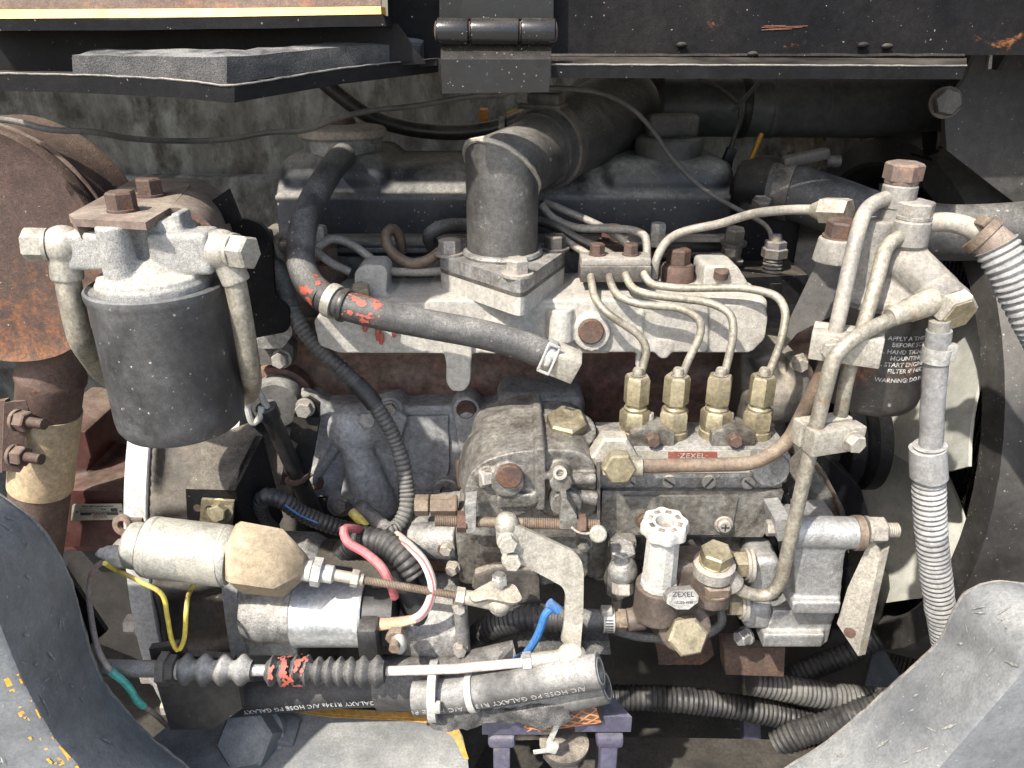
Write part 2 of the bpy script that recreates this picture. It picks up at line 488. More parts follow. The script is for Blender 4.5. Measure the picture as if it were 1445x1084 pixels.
M_rustdark = mk('dark_rusted_steel', (0.08, 0.042, 0.032), .8, 0, var=.4, dust=.3, floor=.12, rust=.3, rustcol=((.055, .028, .022), (.18, .075, .035)), bump=.7, scale=80, rustscale=110)
M_bracket = mk('rusty_painted_bracket', (0.115, 0.075, 0.06), .65, .1, var=.3, dust=.5, floor=.3, rust=.38, rustcol=((.14, .065, .045), (.29, .15, .09)), bump=.5, scale=60, rustscale=45, dustcol=(0.3, 0.255, 0.2))
M_band = mk('tan_heat_band', (.42, .31, .18), .6, 0, var=.2, dust=.3, floor=.3, speck=.3, bump=.4, scale=70, dustcol=(.48, .40, .28))
M_rubber = mk('black_rubber_hose', (.022, .022, .023), .55, 0, var=.3, dust=0.5, floor=0.16, speck=.09, bump=.35, scale=90, dustcol=(.27, .255, .23), speckscale=300, grain=0.15, dg=0.5)
M_rubberdusty = mk('dust_caked_rubber', (0.035, 0.034, 0.032), .65, 0, var=.3, dust=0.65, floor=0.2, bump=.4, scale=60, dustcol=(0.34, 0.33, 0.305), grain=0.2, grime=0.3)
M_plastic = mk('black_loom_plastic', (.016, .016, .018), .42, 0, var=.3, dust=0.25, floor=0.05, bump=.2, scale=90, dustcol=(.24, .225, .20), spec=0.35)
M_loomgrey = mk('dusty_loom_plastic', (.035, .035, .036), .5, 0, var=.3, dust=0.3, floor=0.22, bump=.2, scale=60, dustcol=(.28, .265, .235))
M_loomwhite = mk('pale_dusty_loom', (0.15, 0.148, 0.145), .6, 0, var=.2, dust=0.35, floor=0.3, bump=.25, scale=60, dustcol=(0.42, 0.41, 0.385), patch=((.12, .12, .12), .18, 40), grime=0.4)
M_cable = mk('grey_cable_sheath', (0.03, 0.03, 0.03), .5, 0, var=.2, dust=0.5, floor=0.2, bump=.1, scale=90, dustcol=(.27, .25, .215))
M_cableblack = mk('black_cable_sheath', (.014, .014, .015), .35, 0, var=.2, dust=.3, floor=.05, bump=.08, scale=90)
M_fan = mk('cream_fan_plastic', (0.42, 0.42, 0.37), .5, 0, var=0.2, dust=.2, floor=.15, bump=.1, scale=25, dustcol=(.40, .385, .32), grime=0.3, mid=0.1)
M_wall = mk('stained_wall_paint', (0.34, 0.33, 0.28), .8, 0, var=.35, dust=.2, floor=.2, bump=0.3, scale=14, fine=300, patch=((0.05, 0.04, 0.025), 0.5, 26), dustcol=(.20, .185, .15), stretch=(1, 1, .55), grime=0.6, runs=0.6)
M_dark = mk('dark_bay_paint', (0.012, 0.011, 0.01), .7, 0, var=.4, dust=0.12, floor=0.05, bump=.3, scale=20, fine=300)
M_red = mk('dull_red_enamel', (0.055, 0.009, 0.009), .5, 0, var=.4, dust=.3, floor=.15, bump=.3, scale=30, patch=((.03, .012, .012), .3, 20), spec=0.25)
M_whiteflange = mk('pale_grey_flange_paint', (0.36, 0.36, 0.355), .5, .15, var=.14, dust=.3, floor=0.15, rust=.07, rustcol=((.05, .02, .02), (.12, .05, .04)), bump=.3, scale=60, dustcol=(.5, .48, .44), rustscale=70, grime=0.25)
M_bell = mk('grimy_black_iron', (.035, .031, .028), .6, .1, var=.4, dust=0.45, floor=0.22, speck=.12, bump=.6, scale=45, patch=((.10, .05, .035), .16, 20), dustcol=(.22, .195, .155))
M_guard = mk('dusty_grey_guard_paint', (.125, .132, .138), .5, 0, var=.18, dust=.75, floor=.2, speck=.16, bump=.3, scale=26, fine=500, dustcol=(.31, .31, .29), speckscale=520, grain=.2, grime=.35, dg=.35, mid=.12, runs=.15)
M_yellow = mk('chipped_yellow_paint', (.72, .36, .02), .5, 0, var=.12, dust=.3, floor=.15, rust=.18, rustcol=((.2, .05, .03), (.35, .1, .05)), bump=.3, scale=60, rustscale=70)
M_yellowclean = mk('yellow_paint', (0.7, 0.36, 0.03), .4, 0, var=.08, dust=.1, floor=.05, bump=.1, scale=60, rust=0.15, mid=0.08)
M_orange = mk('orange_paint', (.75, .27, .04), .4, 0, var=.08, dust=.1, floor=.05, bump=.1, scale=60)
M_boot = mk('tan_rubber_boot', (0.24, 0.185, 0.115), .7, 0, var=.16, dust=.6, floor=0.25, speck=0.25, bump=.3, scale=50, dustcol=(.46, .38, .26), speckscale=300)
M_solenoid = mk('plated_solenoid_steel', (0.4, 0.39, 0.35), .42, .5, var=.15, dust=0.5, floor=0.2, bump=.3, scale=120, fine=1400, dustcol=(0.46, 0.43, 0.34), patch=((.42, .40, .30), .2, 40), grime=0.35, grain=0.35, dg=0.6)
M_foam = mk('torn_black_foam', (.03, .03, .031), .9, 0, var=.4, dust=.7, floor=.25, bump=1.2, scale=150, fine=1200, dustcol=(.27, .26, .24), dg=0.6)
M_purple = mk('violet_grey_paint', (0.05, 0.048, 0.085), .5, 0, var=.25, dust=.5, floor=.2, bump=.3, scale=45, patch=((.34, .27, .03), .10, 20), dustcol=(.22, .21, .22))
M_white = mk('white_nylon', (0.38, 0.375, 0.345), .45, 0, var=.1, dust=.3, floor=.25, bump=.1, scale=80, dustcol=(.5, .47, .4))
M_knob = mk('off_white_plastic_knob', (0.42, 0.41, 0.375), .5, 0, var=.12, dust=.5, floor=0.2, bump=.2, scale=90, dustcol=(.48, .45, .39))
M_pumpbrown = mk('dark_brown_pump_iron', (.065, .048, .040), .5, .3, var=.35, dust=.4, floor=.25, bump=.4, scale=70, dustcol=(.21, .17, .13))
M_clip = mk('spring_clip_steel', (.48, .47, .44), .4, .7, var=.2, dust=.35, floor=.2, bump=.2, scale=120)
M_redpaint = mk('red_paint_mark', (0.36, 0.06, 0.035), .6, 0, var=.2, dust=.15, floor=.1, bump=.2, scale=120, grime=0.3)
M_print = mk('pale_print_ink', (.55, .55, .53), .6, 0, var=.2, dust=0, floor=.3, bump=0, scale=200, dustcol=(.28, .27, .25), patch=((0.04, 0.04, 0.04), 0.5, 500))
M_printgrey = mk('faded_print_ink', (.36, .36, .34), .6, 0, var=.35, dust=0, floor=.25, bump=0, scale=300, patch=((0.1, 0.1, 0.095), 0.6, 500))
M_plate = mk('nameplate_aluminium', (0.42, 0.4, 0.34), .42, .4, var=.1, dust=.2, floor=0.2, bump=.15, scale=150, fine=1500, dustcol=(.56, .49, .38), grime=0.3)
M_platered = mk('nameplate_maroon', (.22, .035, .025), .5, 0, var=.12, dust=.1, floor=.12, bump=.1, scale=150)
M_inkdark = mk('dark_plate_ink', (.02, .02, .025), .5, 0, var=.2, dust=0, floor=.1, bump=0)
M_w_pink = mk('pink_wire', (.50, .085, .11), .45, 0, var=.1, dust=.3, floor=.15, bump=.05)
M_w_white = mk('white_wire', (.62, .50, .45), .5, 0, var=.1, dust=.3, floor=.2, bump=.05)
M_w_yellow = mk('yellow_wire', (.62, .48, .05), .45, 0, var=.1, dust=.3, floor=.15, bump=.05)
M_w_green = mk('green_tape', (.06, .42, .33), .45, 0, var=.1, dust=.3, floor=.1, bump=.05)
M_w_grey = mk('grey_brown_wire', (.30, .225, .19), .5, 0, var=.2, dust=.3, floor=.2, bump=.05)
M_w_blue = mk('blue_wire', (.015, .15, .42), .35, 0, var=.1, dust=.2, floor=.08, bump=.05)
M_paper = mk('tan_crimp_sleeve', (.52, .30, .17), .6, 0, var=.2, dust=.4, floor=.25, bump=.2)
M_hosecloth = mk('orange_braid', (.45, .17, .045), .7, 0, var=.2, dust=.2, floor=.15, bump=.3, scale=200)
M_braidgap = mk('dark_braid_cord', (.08, .035, .02), .7, 0, var=.2, dust=.2, floor=.1, bump=.2)
M_mesh = mk('radiator_core', (.03, .03, .028), .6, .2, var=.3, dust=.2, floor=.2, bump=.2, scale=40)
M_ground = mk('concrete_ground', (.34, .33, .31), .9, 0, var=.2, dust=0, floor=0, bump=.3, scale=2, fine=60)
M_cloth = mk('beige_rag_cloth', (.32, .27, .21), .8, 0, var=.3, dust=.2, floor=.2, bump=.4, scale=40)

M_plated = mk('bright_plated_drum', (.62, .64, .64), .34, .85, var=.12, dust=.35, floor=.12, bump=.15, scale=70, dustcol=(.50, .45, .36), grime=.25, patch=((.40, .36, .27), .12, 30))
M_caplid = mk('rust_spotted_cap_paint', (.34, .30, .25), .7, .1, var=.2, dust=.4, floor=.2, rust=.25, rustcol=((.12, .05, .03), (.26, .13, .07)), rustscale=90, bump=.4, scale=80)
M_scratch = mk('dull_orange_scratch', (.20, .075, .04), .7, 0, var=.2, dust=.1, floor=.1, bump=0)
M_lit_worn_edge = mk('lit_and_worn_edge', (0.16, 0.155, 0.15), .6, .2, var=.35, dust=.5, floor=.2, bump=.4, scale=150, grime=.6)  # pale edge tone: sunlit highlight put into the colour, plus wear on the guards

M_side = mk('weathered_grey_casting', (.30, .305, .31), .55, .2, var=.25, dust=.4, floor=.2, bump=.5, scale=60, grain=.3, runs=.4, wet=.4, grime=.5, dustcol=(.36, .335, .29), mid=0.25)

M_airpipe = mk('satin_black_pipe', (0.06, 0.068, 0.078), .4, 0, var=.3, dust=.5, floor=0.14, bump=.12, scale=30, grain=.1, dustcol=(.24, .23, .215))
M_bulk = mk('dusty_black_bulkhead', (.024, .023, .022), .55, 0, var=.4, dust=.4, floor=.14, speck=.12, speckscale=500, bump=.2, scale=30, dustcol=(.20, .185, .16), runs=.3)
T = PY
def strip(mb, top, bot, d):
    d = V(d)
    return mb.rings([[a, b, b + d, a + d] for a, b in zip(top, bot)])
def plate_px(mb, pts, Y, thick, bevel=.0012, r=0.0):
    """upright plate facing the camera side: outline in photo pixels on the plane y = Y"""
    p = [T(x, y, Y) for x, y in pts]
    if r: p = rpoly(p, r)
    return mb.prism(p, (0, thick, 0), bevel)
def plate_on(mb, pts, P0, N, thick, bevel=.001, r=0.0):
    N = N.normalized()
    p = [PP(x, y, P0, N) for x, y in pts]
    if r: p = rpoly(p, r)
    return mb.prism(p, -N * thick, bevel)

# ------------------------------------------------------------------ setting
def struct(name, mb, mat):
    o = mesh_obj(name, mb.mesh(name), mat); o['kind'] = 'structure'; return o
struct('ground', MB().box(V((0, 0, -1.2)), (120, 120, .1)), M_ground)
m = MB().box(V((-.1, .45, -.05)), (2.2, .02, 1.2))
m.box(V((-.55, .425, -.02)), (1.3, .03, .28), bevel=.006)
struct('bay_wall', m, M_wall)
struct('bay_floor', MB().box(V((-.05, .1, -.56)), (1.9, 1.0, .02)), M_dark)
m = MB().box(V((-.88, .1, -.1)), (.02, .9, 1.0))
struct('bay_side_wall', m, M_dark)

# ------------------------------------------------------------------ hood: panel with yellow edge, foam strip and folded lip
h = thing('hood_panel', 'black steel hood panel with yellow painted edge and folded lip along the top', 'hood')
m = MB(); strip(m, PL([(-60, -330), (300, -330), (548, -330)], -0.108), PL([(-60, 14), (300, 12), (537, 8)], -0.108), (0, .004, 0)); part('skin', m, M_bracket, h)
m = MB(); strip(m, PL([(-60, 14), (300, 12), (537, 9)], -0.112), PL([(-60, 27), (300, 24), (538, 20)], -0.114), (0, .02, 0)); part('yellow_edge', m, M_yellowclean, h)
m = MB(); strip(m, PL([(-60, 28), (300, 25), (540, 21)], -0.118), PL([(-60, 44), (300, 41), (545, 37)], -0.118), (0, .03, 0)); m.subdivide(2).wobble(.0006, 40); part('edge_band', m, M_black, h)
m = MB(); strip(m, PL([(-60, 40), (300, 38), (560, 34)], -0.088), PL([(-60, 112), (300, 112), (600, 90)], -0.088), (0, .006, 0)); part('inner_web', m, M_black, h)
m = MB()
kx = [(-60, 103, 127, -0.133), (0, 104, 128, -0.138), (110, 106, 131, -0.15), (250, 113, 138, -0.166), (318, 121, 145, -0.176), (331, 121, 145, -0.176), (480, 97, 119, -0.118), (618, 83, 102, -0.068)]
strip(m, [T(a, b, d) for a, b, c, d in kx], [T(a, c, d) for a, b, c, d in kx], (0, .004, 0))
top2 = [T(a, b, d) for a, b, c, d in kx]
m.rings([[p + V((0, .003, 0)), p + V((0, .003, -.004)), V((p.x, -0.078, p.z - .004)), V((p.x, -0.078, p.z))] for p in top2])
part('lip', m, M_black, h)
q, _ = resample(smooth_path(top2, 5), .004); part('lip_highlight', MB().tube([p + V((0, -.0002, .0002)) for p in q], .0006, 6).wobble(.0005, 150), M_lit_worn_edge, h)  # pale thread painted as the sunlit highlight on the lip's top edge
m = MB()
fx = [(103, 79, 104, -0.133), (200, 80, 110, -0.145), (320, 81, 119, -0.16), (400, 74, 107, -0.136), (480, 66, 96, -0.11), (560, 62, 87, -0.085), (592, 66, 83, -0.075)]
m.rings([[T(a, b, d), T(a, c, d), T(a, c, d) + V((0, .035, 0)), T(a, b, d) + V((0, .035, .004))] for a, b, c, d in fx])
m.subdivide(3).wobble(.0012, 60)
part('foam_strip', m, M_foam, h)

m = MB().box(V((-.1, .1325, .41)), (1.7, .425, .006)); part('shade_roof', m, M_black, h)  # unseen roof, sized to keep sun off the rear, gap left for skylight
# frame panel with the hinge
f = thing('upper_bulkhead', 'black steel frame panel right of the hood hinge with scratches', 'panel')
m = MB(); plate_px(m, [(536, -330), (1700, -330), (1700, 76), (1362, 78), (780, 77), (640, 80), (600, 84), (578, 62), (548, 36)], -0.043, .006); part('face', m, M_blackworn, f)
m = MB()
a, b = T(778, 79, -0.043), T(1364, 82, -0.043)
c, d = T(1364, 93, -0.088), T(778, 91, -0.088)
m.rings([[a, d, d + V((0, 0, -.0015)), T(778, 110, -0.088), T(778, 110, -0.084), T(778, 104, -0.048)], [b, c, c + V((0, 0, -.0015)), T(1358, 112, -0.088), T(1358, 112, -0.084), T(1360, 106, -0.048)]])
part('flange', m, M_black, f)
q, _ = resample([d, c], .005); part('flange_edge', MB().tube(q, .0006, 6).wobble(.0003, 150), M_lit_worn_edge, f)
m = MB()
w = [T(640 + i * 24, 79 + 1.5 * noise.noise(V((i * .9, 0, 0))), -0.045) for i in range(31)]
m.tube(w, lambda i, n: .0016 + .0008 * abs(noise.noise(V((i * 1.7, 3, 0)))), 6); part('weld_bead', m, M_black, f)
for px, py in ((962, 64), (1218, 64), (1252, 66), (1062, 77)):
    m = MB().sphere(T(px, py, -0.046), .0032, 10, (1.3, .8, .7)); part('weld_spatter', m, M_black, f)
m = MB(); rnd = random.Random(3)
for k in range(4):
    x0, y0 = 1072 + rnd.uniform(0, 10), 42 + rnd.uniform(-6, 6)
    m.tube([T(x0, y0, -0.0435), T(x0 + 40 + rnd.uniform(-10, 25), y0 - 2 + rnd.uniform(-2, 2), -0.0435)], .00022, 5)
part('scratches', m, M_scratch, f)
hg = thing('hinge', 'glossy black barrel hinge with three knuckles and two leaves', 'hinge')
m = MB(); plate_px(m, [(620, -90), (781, -90), (781, 27), (620, 27)], -0.058, .012, .001); part('leaf', m, M_blackgloss, hg)
m = MB(); a = [T(622, 62, -0.088), T(779, 62, -0.088)]; b = [T(622, 84, -0.096), T(777, 84, -0.096)]
strip(m, a, b, (0, .006, 0)); strip(m, [b[0], b[1]], [T(624, 132, -0.096), T(775, 130, -0.096)], (0, .006, 0)); part('leaf', m, M_blackgloss, hg)
cuts = [(616, 662), (663.5, 733), (734.5, 784)]
for x0, x1 in cuts:
    p0, p1 = T(x0, 44, -0.09), T(x1, 45, -0.09); L = (p1 - p0).length; r = 17.5 * mpp(p0)
    m = MB().lathe(p0, p1 - p0, [(0, r * .8), (.0008, r * .96), (.002, r), (L - .002, r), (L - .0008, r * .96), (L, r * .8)], 28); part('knuckle', m, M_blackgloss, hg)
p0, p1 = T(613, 44, -0.09), T(787, 45, -0.09); m = MB().lathe(p0, p1 - p0, [(0, .003), (.001, .006), ((p1 - p0).length - .001, .006), ((p1 - p0).length, .003)], 16); part('pin', m, M_rustdark, hg)

# right hand bulkhead
bk = thing('side_bulkhead', 'black bulkhead plate with notched corner above the fan shroud', 'panel')
m = MB(); plate_px(m, [(1385, 57), (1403, 58), (1400, 98), (1412, 100), (1425, 78), (1560, 76), (1560, 310), (1445, 296), (1400, 262), (1336, 212), (1332, 150), (1362, 112)], .02, .006); part('plate', m, M_bulk, bk)
m = MB(); strip(m, PL([(1399, 62), (1402, 62)], .0165), PL([(1394, 98), (1399, 97)], .0165), (0, .003, 0)); part('bare_edge', m, M_steelclean, bk)
bolt(bk, T(1334, 145, .005), V((-.3, -1, .1)), .018, .012, M_boltdark)
sb = thing('shroud_bracket', 'small black angle bracket with a bolt on top of the fan shroud', 'bracket')
m = MB(); plate_px(m, [(1303, 186), (1322, 184), (1325, 214), (1306, 222)], .13, .004); strip(m, PL([(1305, 221), (1350, 232)], .125), PL([(1306, 225), (1350, 236)], .125), (0, .03, 0)); part('angle', m, M_black, sb)
bolt(sb, T(1323, 199, .125), V((1, -.4, .1)), .012, .008, M_boltdark)

# radiator core, shroud and fan
SX, SYc, SZ, SR = .435, .20, -.10, .262
rd = thing('radiator', 'dark finned radiator core seen behind the fan', 'radiator')
m = MB().box(V((.515, .2, -.12)), (.004, .62, .72)); part('core_back', m, M_dark, rd)
m = MB()
for i in range(72):
    y = -.10 + i * .0085
    m.tube([V((.508, y, -.47)), V((.508, y, .24))], .0014, 4)
part('core_tubes', m, M_mesh, rd)['kind'] = 'stuff'
m = MB()
for i in range(160):
    z = -.47 + i * .0044
    pts = [V((.5045 + (.0012 if j % 2 else -.0005), -.10 + j * .0085, z + (.0015 if j % 2 else 0))) for j in range(72)]
    m.tube(pts, .0004, 3)
part('core_fins', m, M_mesh, rd)['kind'] = 'stuff'
sh = thing('fan_shroud', 'black fan shroud ring around the cream fan', 'shroud')
m = MB()
C = V((SX, SYc, SZ))
m.lathe(C, X, [(-.03, SR), (-.033, SR + .004), (-.03, SR + .03), (-.02, SR + .034), (.05, SR + .05), (.055, SR + .06), (.055, SR + .002), (-.02, SR - .004), (-.03, SR)], 64, cap=False)
part('ring', m, M_bulk, sh)
m = MB().box(V((.50, SYc + .0, SZ + .36)), (.01, .62, .2)); m.box(V((.50, SYc - .36, SZ)), (.01, .12, .8)); part('panel', m, M_black, sh)
fn = thing('cooling_fan', 'cream plastic cooling fan with broad blades inside the shroud', 'fan')
FC = V((SX - .02, SYc, SZ))
m = MB().lathe(FC - X * .05, X, [(0, .03), (.004, .05), (.012, .056), (.05, .056), (.06, .05)], 32); part('hub', m, M_fan, fn)
def blade(th, R0, R1, wid, tw):
    secs = []
    n = 9
    for i in range(n):
        t = i / (n - 1); r = R0 + (R1 - R0) * t
        half = wid * (.55 + .45 * math.sin(min(1, t * 1.3) * math.pi / 2)) * .5
        if t > .9: half *= .93
        up = V((0, math.cos(th), math.sin(th))); tang = V((0, -math.sin(th), math.cos(th)))
        ang = tw * (1 - .35 * t)
        c = FC + up * r
        row = []
        for j in range(9):
            u = (j / 8 - .5) * 2
            off = tang * (u * half * math.cos(ang)) + X * (u * half * math.sin(ang) + .012 * (u * u))
            row.append(c + off)
        th_ = V((.003, 0, 0))
        secs.append(row + [p + th_ for p in reversed(row)])
    mb = MB(); mb.loft(secs); return mb
for k in range(5):
    part('blade', blade(rad(FAN_PHASE + 72 * k), .05, .243, .18, rad(-28)), M_fan, fn, 50)
# ------------------------------------------------------------------ engine block and head
eb = thing('engine_block', 'brown painted engine block with grey cast side covers behind the pump', 'engine block')
def span(x0, x1, y0, y1, Yf):
    a, b = T(x0, y0, Yf), T(x1, y1, Yf); return a, b
m = MB()
zt, zb = T(700, 470, .03).z, T(700, 585, .03).z
xl, xr = T(375, 540, .03).x, T(1140, 540, .03).x
m.box(V(((xl + xr) / 2, .15, (zt + zb) / 2 - .09)), (xr - xl, .25, zt - zb + .2), bevel=.01)
for i in range(7):                      # core bulges of the water jacket
    p = T(470 + i * 105, 538, .03); m.sphere(p + V((0, .012, 0)), .03, 14, (1.25, .8, .8))
m.box(V(((xl + xr) / 2, .03, zt + .002)), (xr - xl, .02, .012))
m = remesh(m, .0035, 5)
part('crankcase', m, M_block, eb)
m = MB()
zt2 = T(700, 335, .05).z
m.box(V(((xl + xr) / 2 + .005, .14, (zt + zt2) / 2)), (xr - xl + .02, .19, zt2 - zt), bevel=.008)
for i in range(4):
    p = T(470 + i * 150, 400, .045); m.lathe(p, V((0, -1, 0)), [(-.02, .03), (.02, .026)], 20)
m = remesh(m, .0035, 3)
part('cylinder_head', m, M_head, eb)
# core plug
p = T(393, 563, .0); m = MB().lathe(p, V((.1, -1, 0)), [(-.02, .0225), (.012, .0225), (.016, .021), (.0175, .012), (.0178, .0)], 32); part('core_plug', m, M_rubberdusty, eb)
p = T(393, 563, .012); m = MB().lathe(p, V((.1, -1, 0)), [(-.01, .034), (.004, .033), (.006, .026)], 32); part('plug_seat', m, M_block, eb)
# grey side cover: cast plate with ribs
sc_ = thing('side_cover', 'grey cast aluminium side cover on the block left of the injection pump', 'cover')
m = MB()
Yc = -.002
outline = [(392, 592), (404, 580), (420, 562), (446, 560), (462, 572), (520, 576), (538, 566), (560, 562), (574, 574), (640, 572), (652, 562), (668, 562), (680, 576), (720, 572), (742, 560), (775, 560), (785, 580), (790, 745), (700, 745), (660, 725), (600, 760), (560, 770), (500, 740), (494, 712), (470, 700), (440, 704), (400, 690), (382, 660)]
plate_px(m, outline, Yc, .03, .002)
plate_px(m, [(505, 572), (560, 580), (575, 590), (560, 640), (565, 720), (520, 735), (480, 700)], Yc - .012, .02, .004)
a, b = T(492, 598, Yc - .014), T(536, 724, Yc - .02); m.tube([a, b], [.013, .020], 18)
m.sphere(T(500, 606, Yc - .012), .025, 18, (1, .8, 1))
a, b = T(514, 590, Yc - .02), T(545, 618, Yc - .004); m.tube([a, b], .012, 14)
a, b = T(476, 628, Yc - .003), T(440, 680, Yc - .003); m.tube([a, b], .005, 10)
for px, py in ((551, 576), (658, 576), (480, 712), (444, 678), (630, 690), (430, 572), (372, 655)):
    m.lathe(T(px, py, Yc), V((0, -1, 0)), [(-.01, .0145), (.004, .0125)], 18)
for q in ([(640, 586), (700, 580), (720, 660), (690, 690), (650, 650)],):
    plate_px(m, q, Yc - .007, .012, .003)
m.box(T(760, 640, .02), (.08, .08, .16), bevel=.01)
m = remesh(m, .0018, 3)
part('casting', m, M_side, sc_)
m = MB(); plate_px(m, [(562, 588), (632, 587), (634, 660), (622, 690), (566, 692)], Yc - .0035, .006, .0008); part('raised_panel', m, M_side, sc_)
for px, py, mt, af in ((551, 576, M_bolt, .011), (480, 712, M_bolt, .013)): bolt(sc_, T(px, py, Yc - .006), V((0, -1, .05)), af, .006, mt, flange=True)
for px, py in ((658, 577), (444, 678)):
    m = MB().lathe(T(px, py, Yc - .003), V((0, -1, 0)), [(-.004, .0092), (.003, .0092), (.0042, .008), (.0032, .005), (.0018, .0)], 22); part('plug', m, M_boltrust, sc_)
m = MB().lathe(T(630, 690, Yc - .004), V((0, -1, 0)), [(-.004, .0135), (.004, .0135), (.0055, .012), (.0055, .006), (.0015, .0055), (.001, 0)], 24); part('socket_plug', m, M_alu, sc_)
a, b = T(522, 596, Yc - .026), T(512, 588, Yc - .03); m = MB().hexa(T(517, 594, Yc - .03), V((.4, -1, .5)), .006, .013); part('sender_nut', m, M_alu, sc_)
bolt(sc_, T(372, 655, Yc - .004), V((0, -1, 0)), .010, .006, M_bolt)
# dark bolted lug at left (lifting eye) with two bolts
lg = thing('lifting_bracket', 'grimy cast lifting bracket with two bolts behind the breather hose', 'bracket')
m = MB(); plate_px(m, [(330, 330), (352, 322), (376, 330), (385, 360), (388, 420), (412, 430), (414, 465), (402, 480), (414, 490), (412, 515), (350, 515), (335, 440)], -.012, .016, .003); part('plate', m, M_head, lg)
m = MB(); plate_px(m, [(362, 466), (400, 470), (412, 458), (412, 474), (398, 492), (362, 492)], -.024, .014, .002); part('step', m, M_alu, lg)
bolt(lg, T(391, 447, -.013), V((-.05, -1, .1)), .013, .008, M_bolt, flange=True); bolt(lg, T(398, 506, -.013), V((-.05, -1, .1)), .013, .008, M_bolt, flange=True)

# ------------------------------------------------------------------ rocker cover
rc = thing('rocker_cover', 'dusty blue black rocker cover on top of the engine', 'rocker cover')
m = MB()
x0, x1 = T(392, 300, .07).x, T(1036, 300, .07).x
ztop, zbot = T(700, 232, .085).z, T(700, 343, .06).z
sec = [(.064, zbot), (.065, zbot + .042), (.072, ztop - .024), (.088, ztop - .005), (.102, ztop), (.185, ztop), (.2, ztop - .02), (.205, zbot)]
m.prism([V((x0, y_, z_)) for y_, z_ in sec], (x1 - x0, 0, 0), .008, 3)
xa, xb = T(400, 240, .1).x, T(560, 240, .1).x
m.box(V(((xa + xb) / 2, .135, ztop - .020)), (xb - xa, .13, .06), bevel=.02, seg=4)
xa, xb = T(840, 240, .1).x, T(1034, 240, .1).x
m.box(V(((xa + xb) / 2, .14, ztop - .029)), (xb - xa - .004, .14, .07), bevel=.02, seg=4)
m = remesh(m, .0025, 5)
part('shell', m, M_cover, rc, 60)
m = MB(); fl = T(700, 343, .06)
m.box(V(((x0 + x1) / 2, .135, zbot)), (x1 - x0 + .024, .185, .008), bevel=.002)
xm = T(545, 345, .05).x
m.box(V((xm, .05, zbot - .004)), (.09, .02, .009), bevel=.004)
part('flange', m, M_cover, rc)
# breather filler cap left
bc = thing('breather_housing', 'round rusty topped breather cap at the end of the rocker cover', 'cap')
cb = T(487, 232, .115); r = 54 * mpp(cb)
cb = T(487, 228, .115); cb.z = ztop + .002
m = MB().lathe(cb, Z, [(-.012, r), (.018, r), (.019, r * .99)], 40); part('neck', m, M_alu, bc)
m = MB().lathe(cb + Z * .0185, Z, [(0, r * 1.06), (.002, r * 1.12), (.005, r * 1.13), (.008, r * 1.1), (.0095, r * 1.03), (.011, r * .8), (.0122, r * .5), (.0125, 0)], 40)
lid = part('lid', m, M_caplid, bc)
m = MB().lathe(cb + Z * .0305, Z, [(0, r * .36), (.004, r * .34), (.006, r * .28), (.0065, 0)], 24); part('crown', m, M_boltrust, lid)
a = cb + V((.0, -r * .9, .004)); b = T(484, 222, .055)
m = MB().tube([a, b], .0105, 20); part('outlet_stub', m, M_alu, bc)
# oil filler cap right
M_capgrey = mk('dusty_black_cap_plastic', (.03, .03, .031), .6, 0, var=.2, dust=.7, floor=.15, bump=.2, scale=60, dustcol=(.30, .28, .24))
oc = thing('oil_filler_cap', 'grey finger grip oil filler cap on the rocker cover', 'cap')
cb = T(940, 243, .11); cb.z = ztop + .010; r = 47 * mpp(cb)
m = MB().lathe(cb, Z, [(-.006, r), (.006, r), (.010, r * .96), (.012, r * .86), (.012, 0)], 40); part('disc', m, M_capgrey, oc)
m = MB().box(cb + V((.002, 0, .021)), (r * 1.55, r * .62, .022), Matrix.Rotation(rad(8), 3, 'Z'), bevel=.005, seg=3); part('grip', m, M_capgrey, oc)

# ------------------------------------------------------------------ intake manifold
im = thing('intake_manifold', 'dusty cast aluminium intake manifold across the front of the engine', 'intake manifold')
m = MB()
YM = -.028
def slab(pts, Yf, depth, bev): plate_px(m, pts, Yf, depth, bev, .004)
slab([(442, 452), (470, 430), (640, 426), (640, 499), (480, 499), (450, 488)], -.064, .07, .010)
slab([(600, 424), (860, 424), (860, 499), (600, 499)], -.066, .08, .012)
slab([(812, 422), (1000, 424), (1000, 498), (814, 498)], -.067, .07, .005)
slab([(970, 432), (1078, 428), (1084, 446), (1080, 478), (1060, 498), (970, 498)], -.064, .08, .012)
# top decks
ZD = T(720, 424, -.06).z
for x0, x1 in ((462, 640), (640, 830), (812, 1080)):
    a, b = T(x0, 420, -.05), T(x1, 420, -.05)
    m.box(V(((a.x + b.x) / 2, -.028, ZD - .016 + (.0015 if x0 == 812 else 0))), (b.x - a.x, .068, .032), bevel=.005)
# flange ear left and right
slab([(500, 384), (512, 374), (540, 374), (547, 384), (543, 440), (500, 440)], -.045, .03, .004)
slab([(994, 376), (1040, 374), (1056, 400), (1060, 450), (990, 450)], -.035, .04, .006)
m.tube([V((T(560, 424, -.05).x, -.055, ZD - .002)), V((T(560, 424, -.05).x, .0, ZD - .002))], .004, 8)
for px in (905,):
    q = T(px, 450, -.066); m.box(V((q.x, -.064, ZD - .03)), (.0035, .010, .05), bevel=.0015)
# tongue pointing down
slab([(622, 480), (668, 480), (664, 520), (664, 540), (655, 553), (638, 553), (629, 540), (630, 515)], -.070, .018, .003)
slab([(922, 480), (950, 480), (948, 498), (942, 507), (932, 507), (924, 498)], -.068, .015, .002)
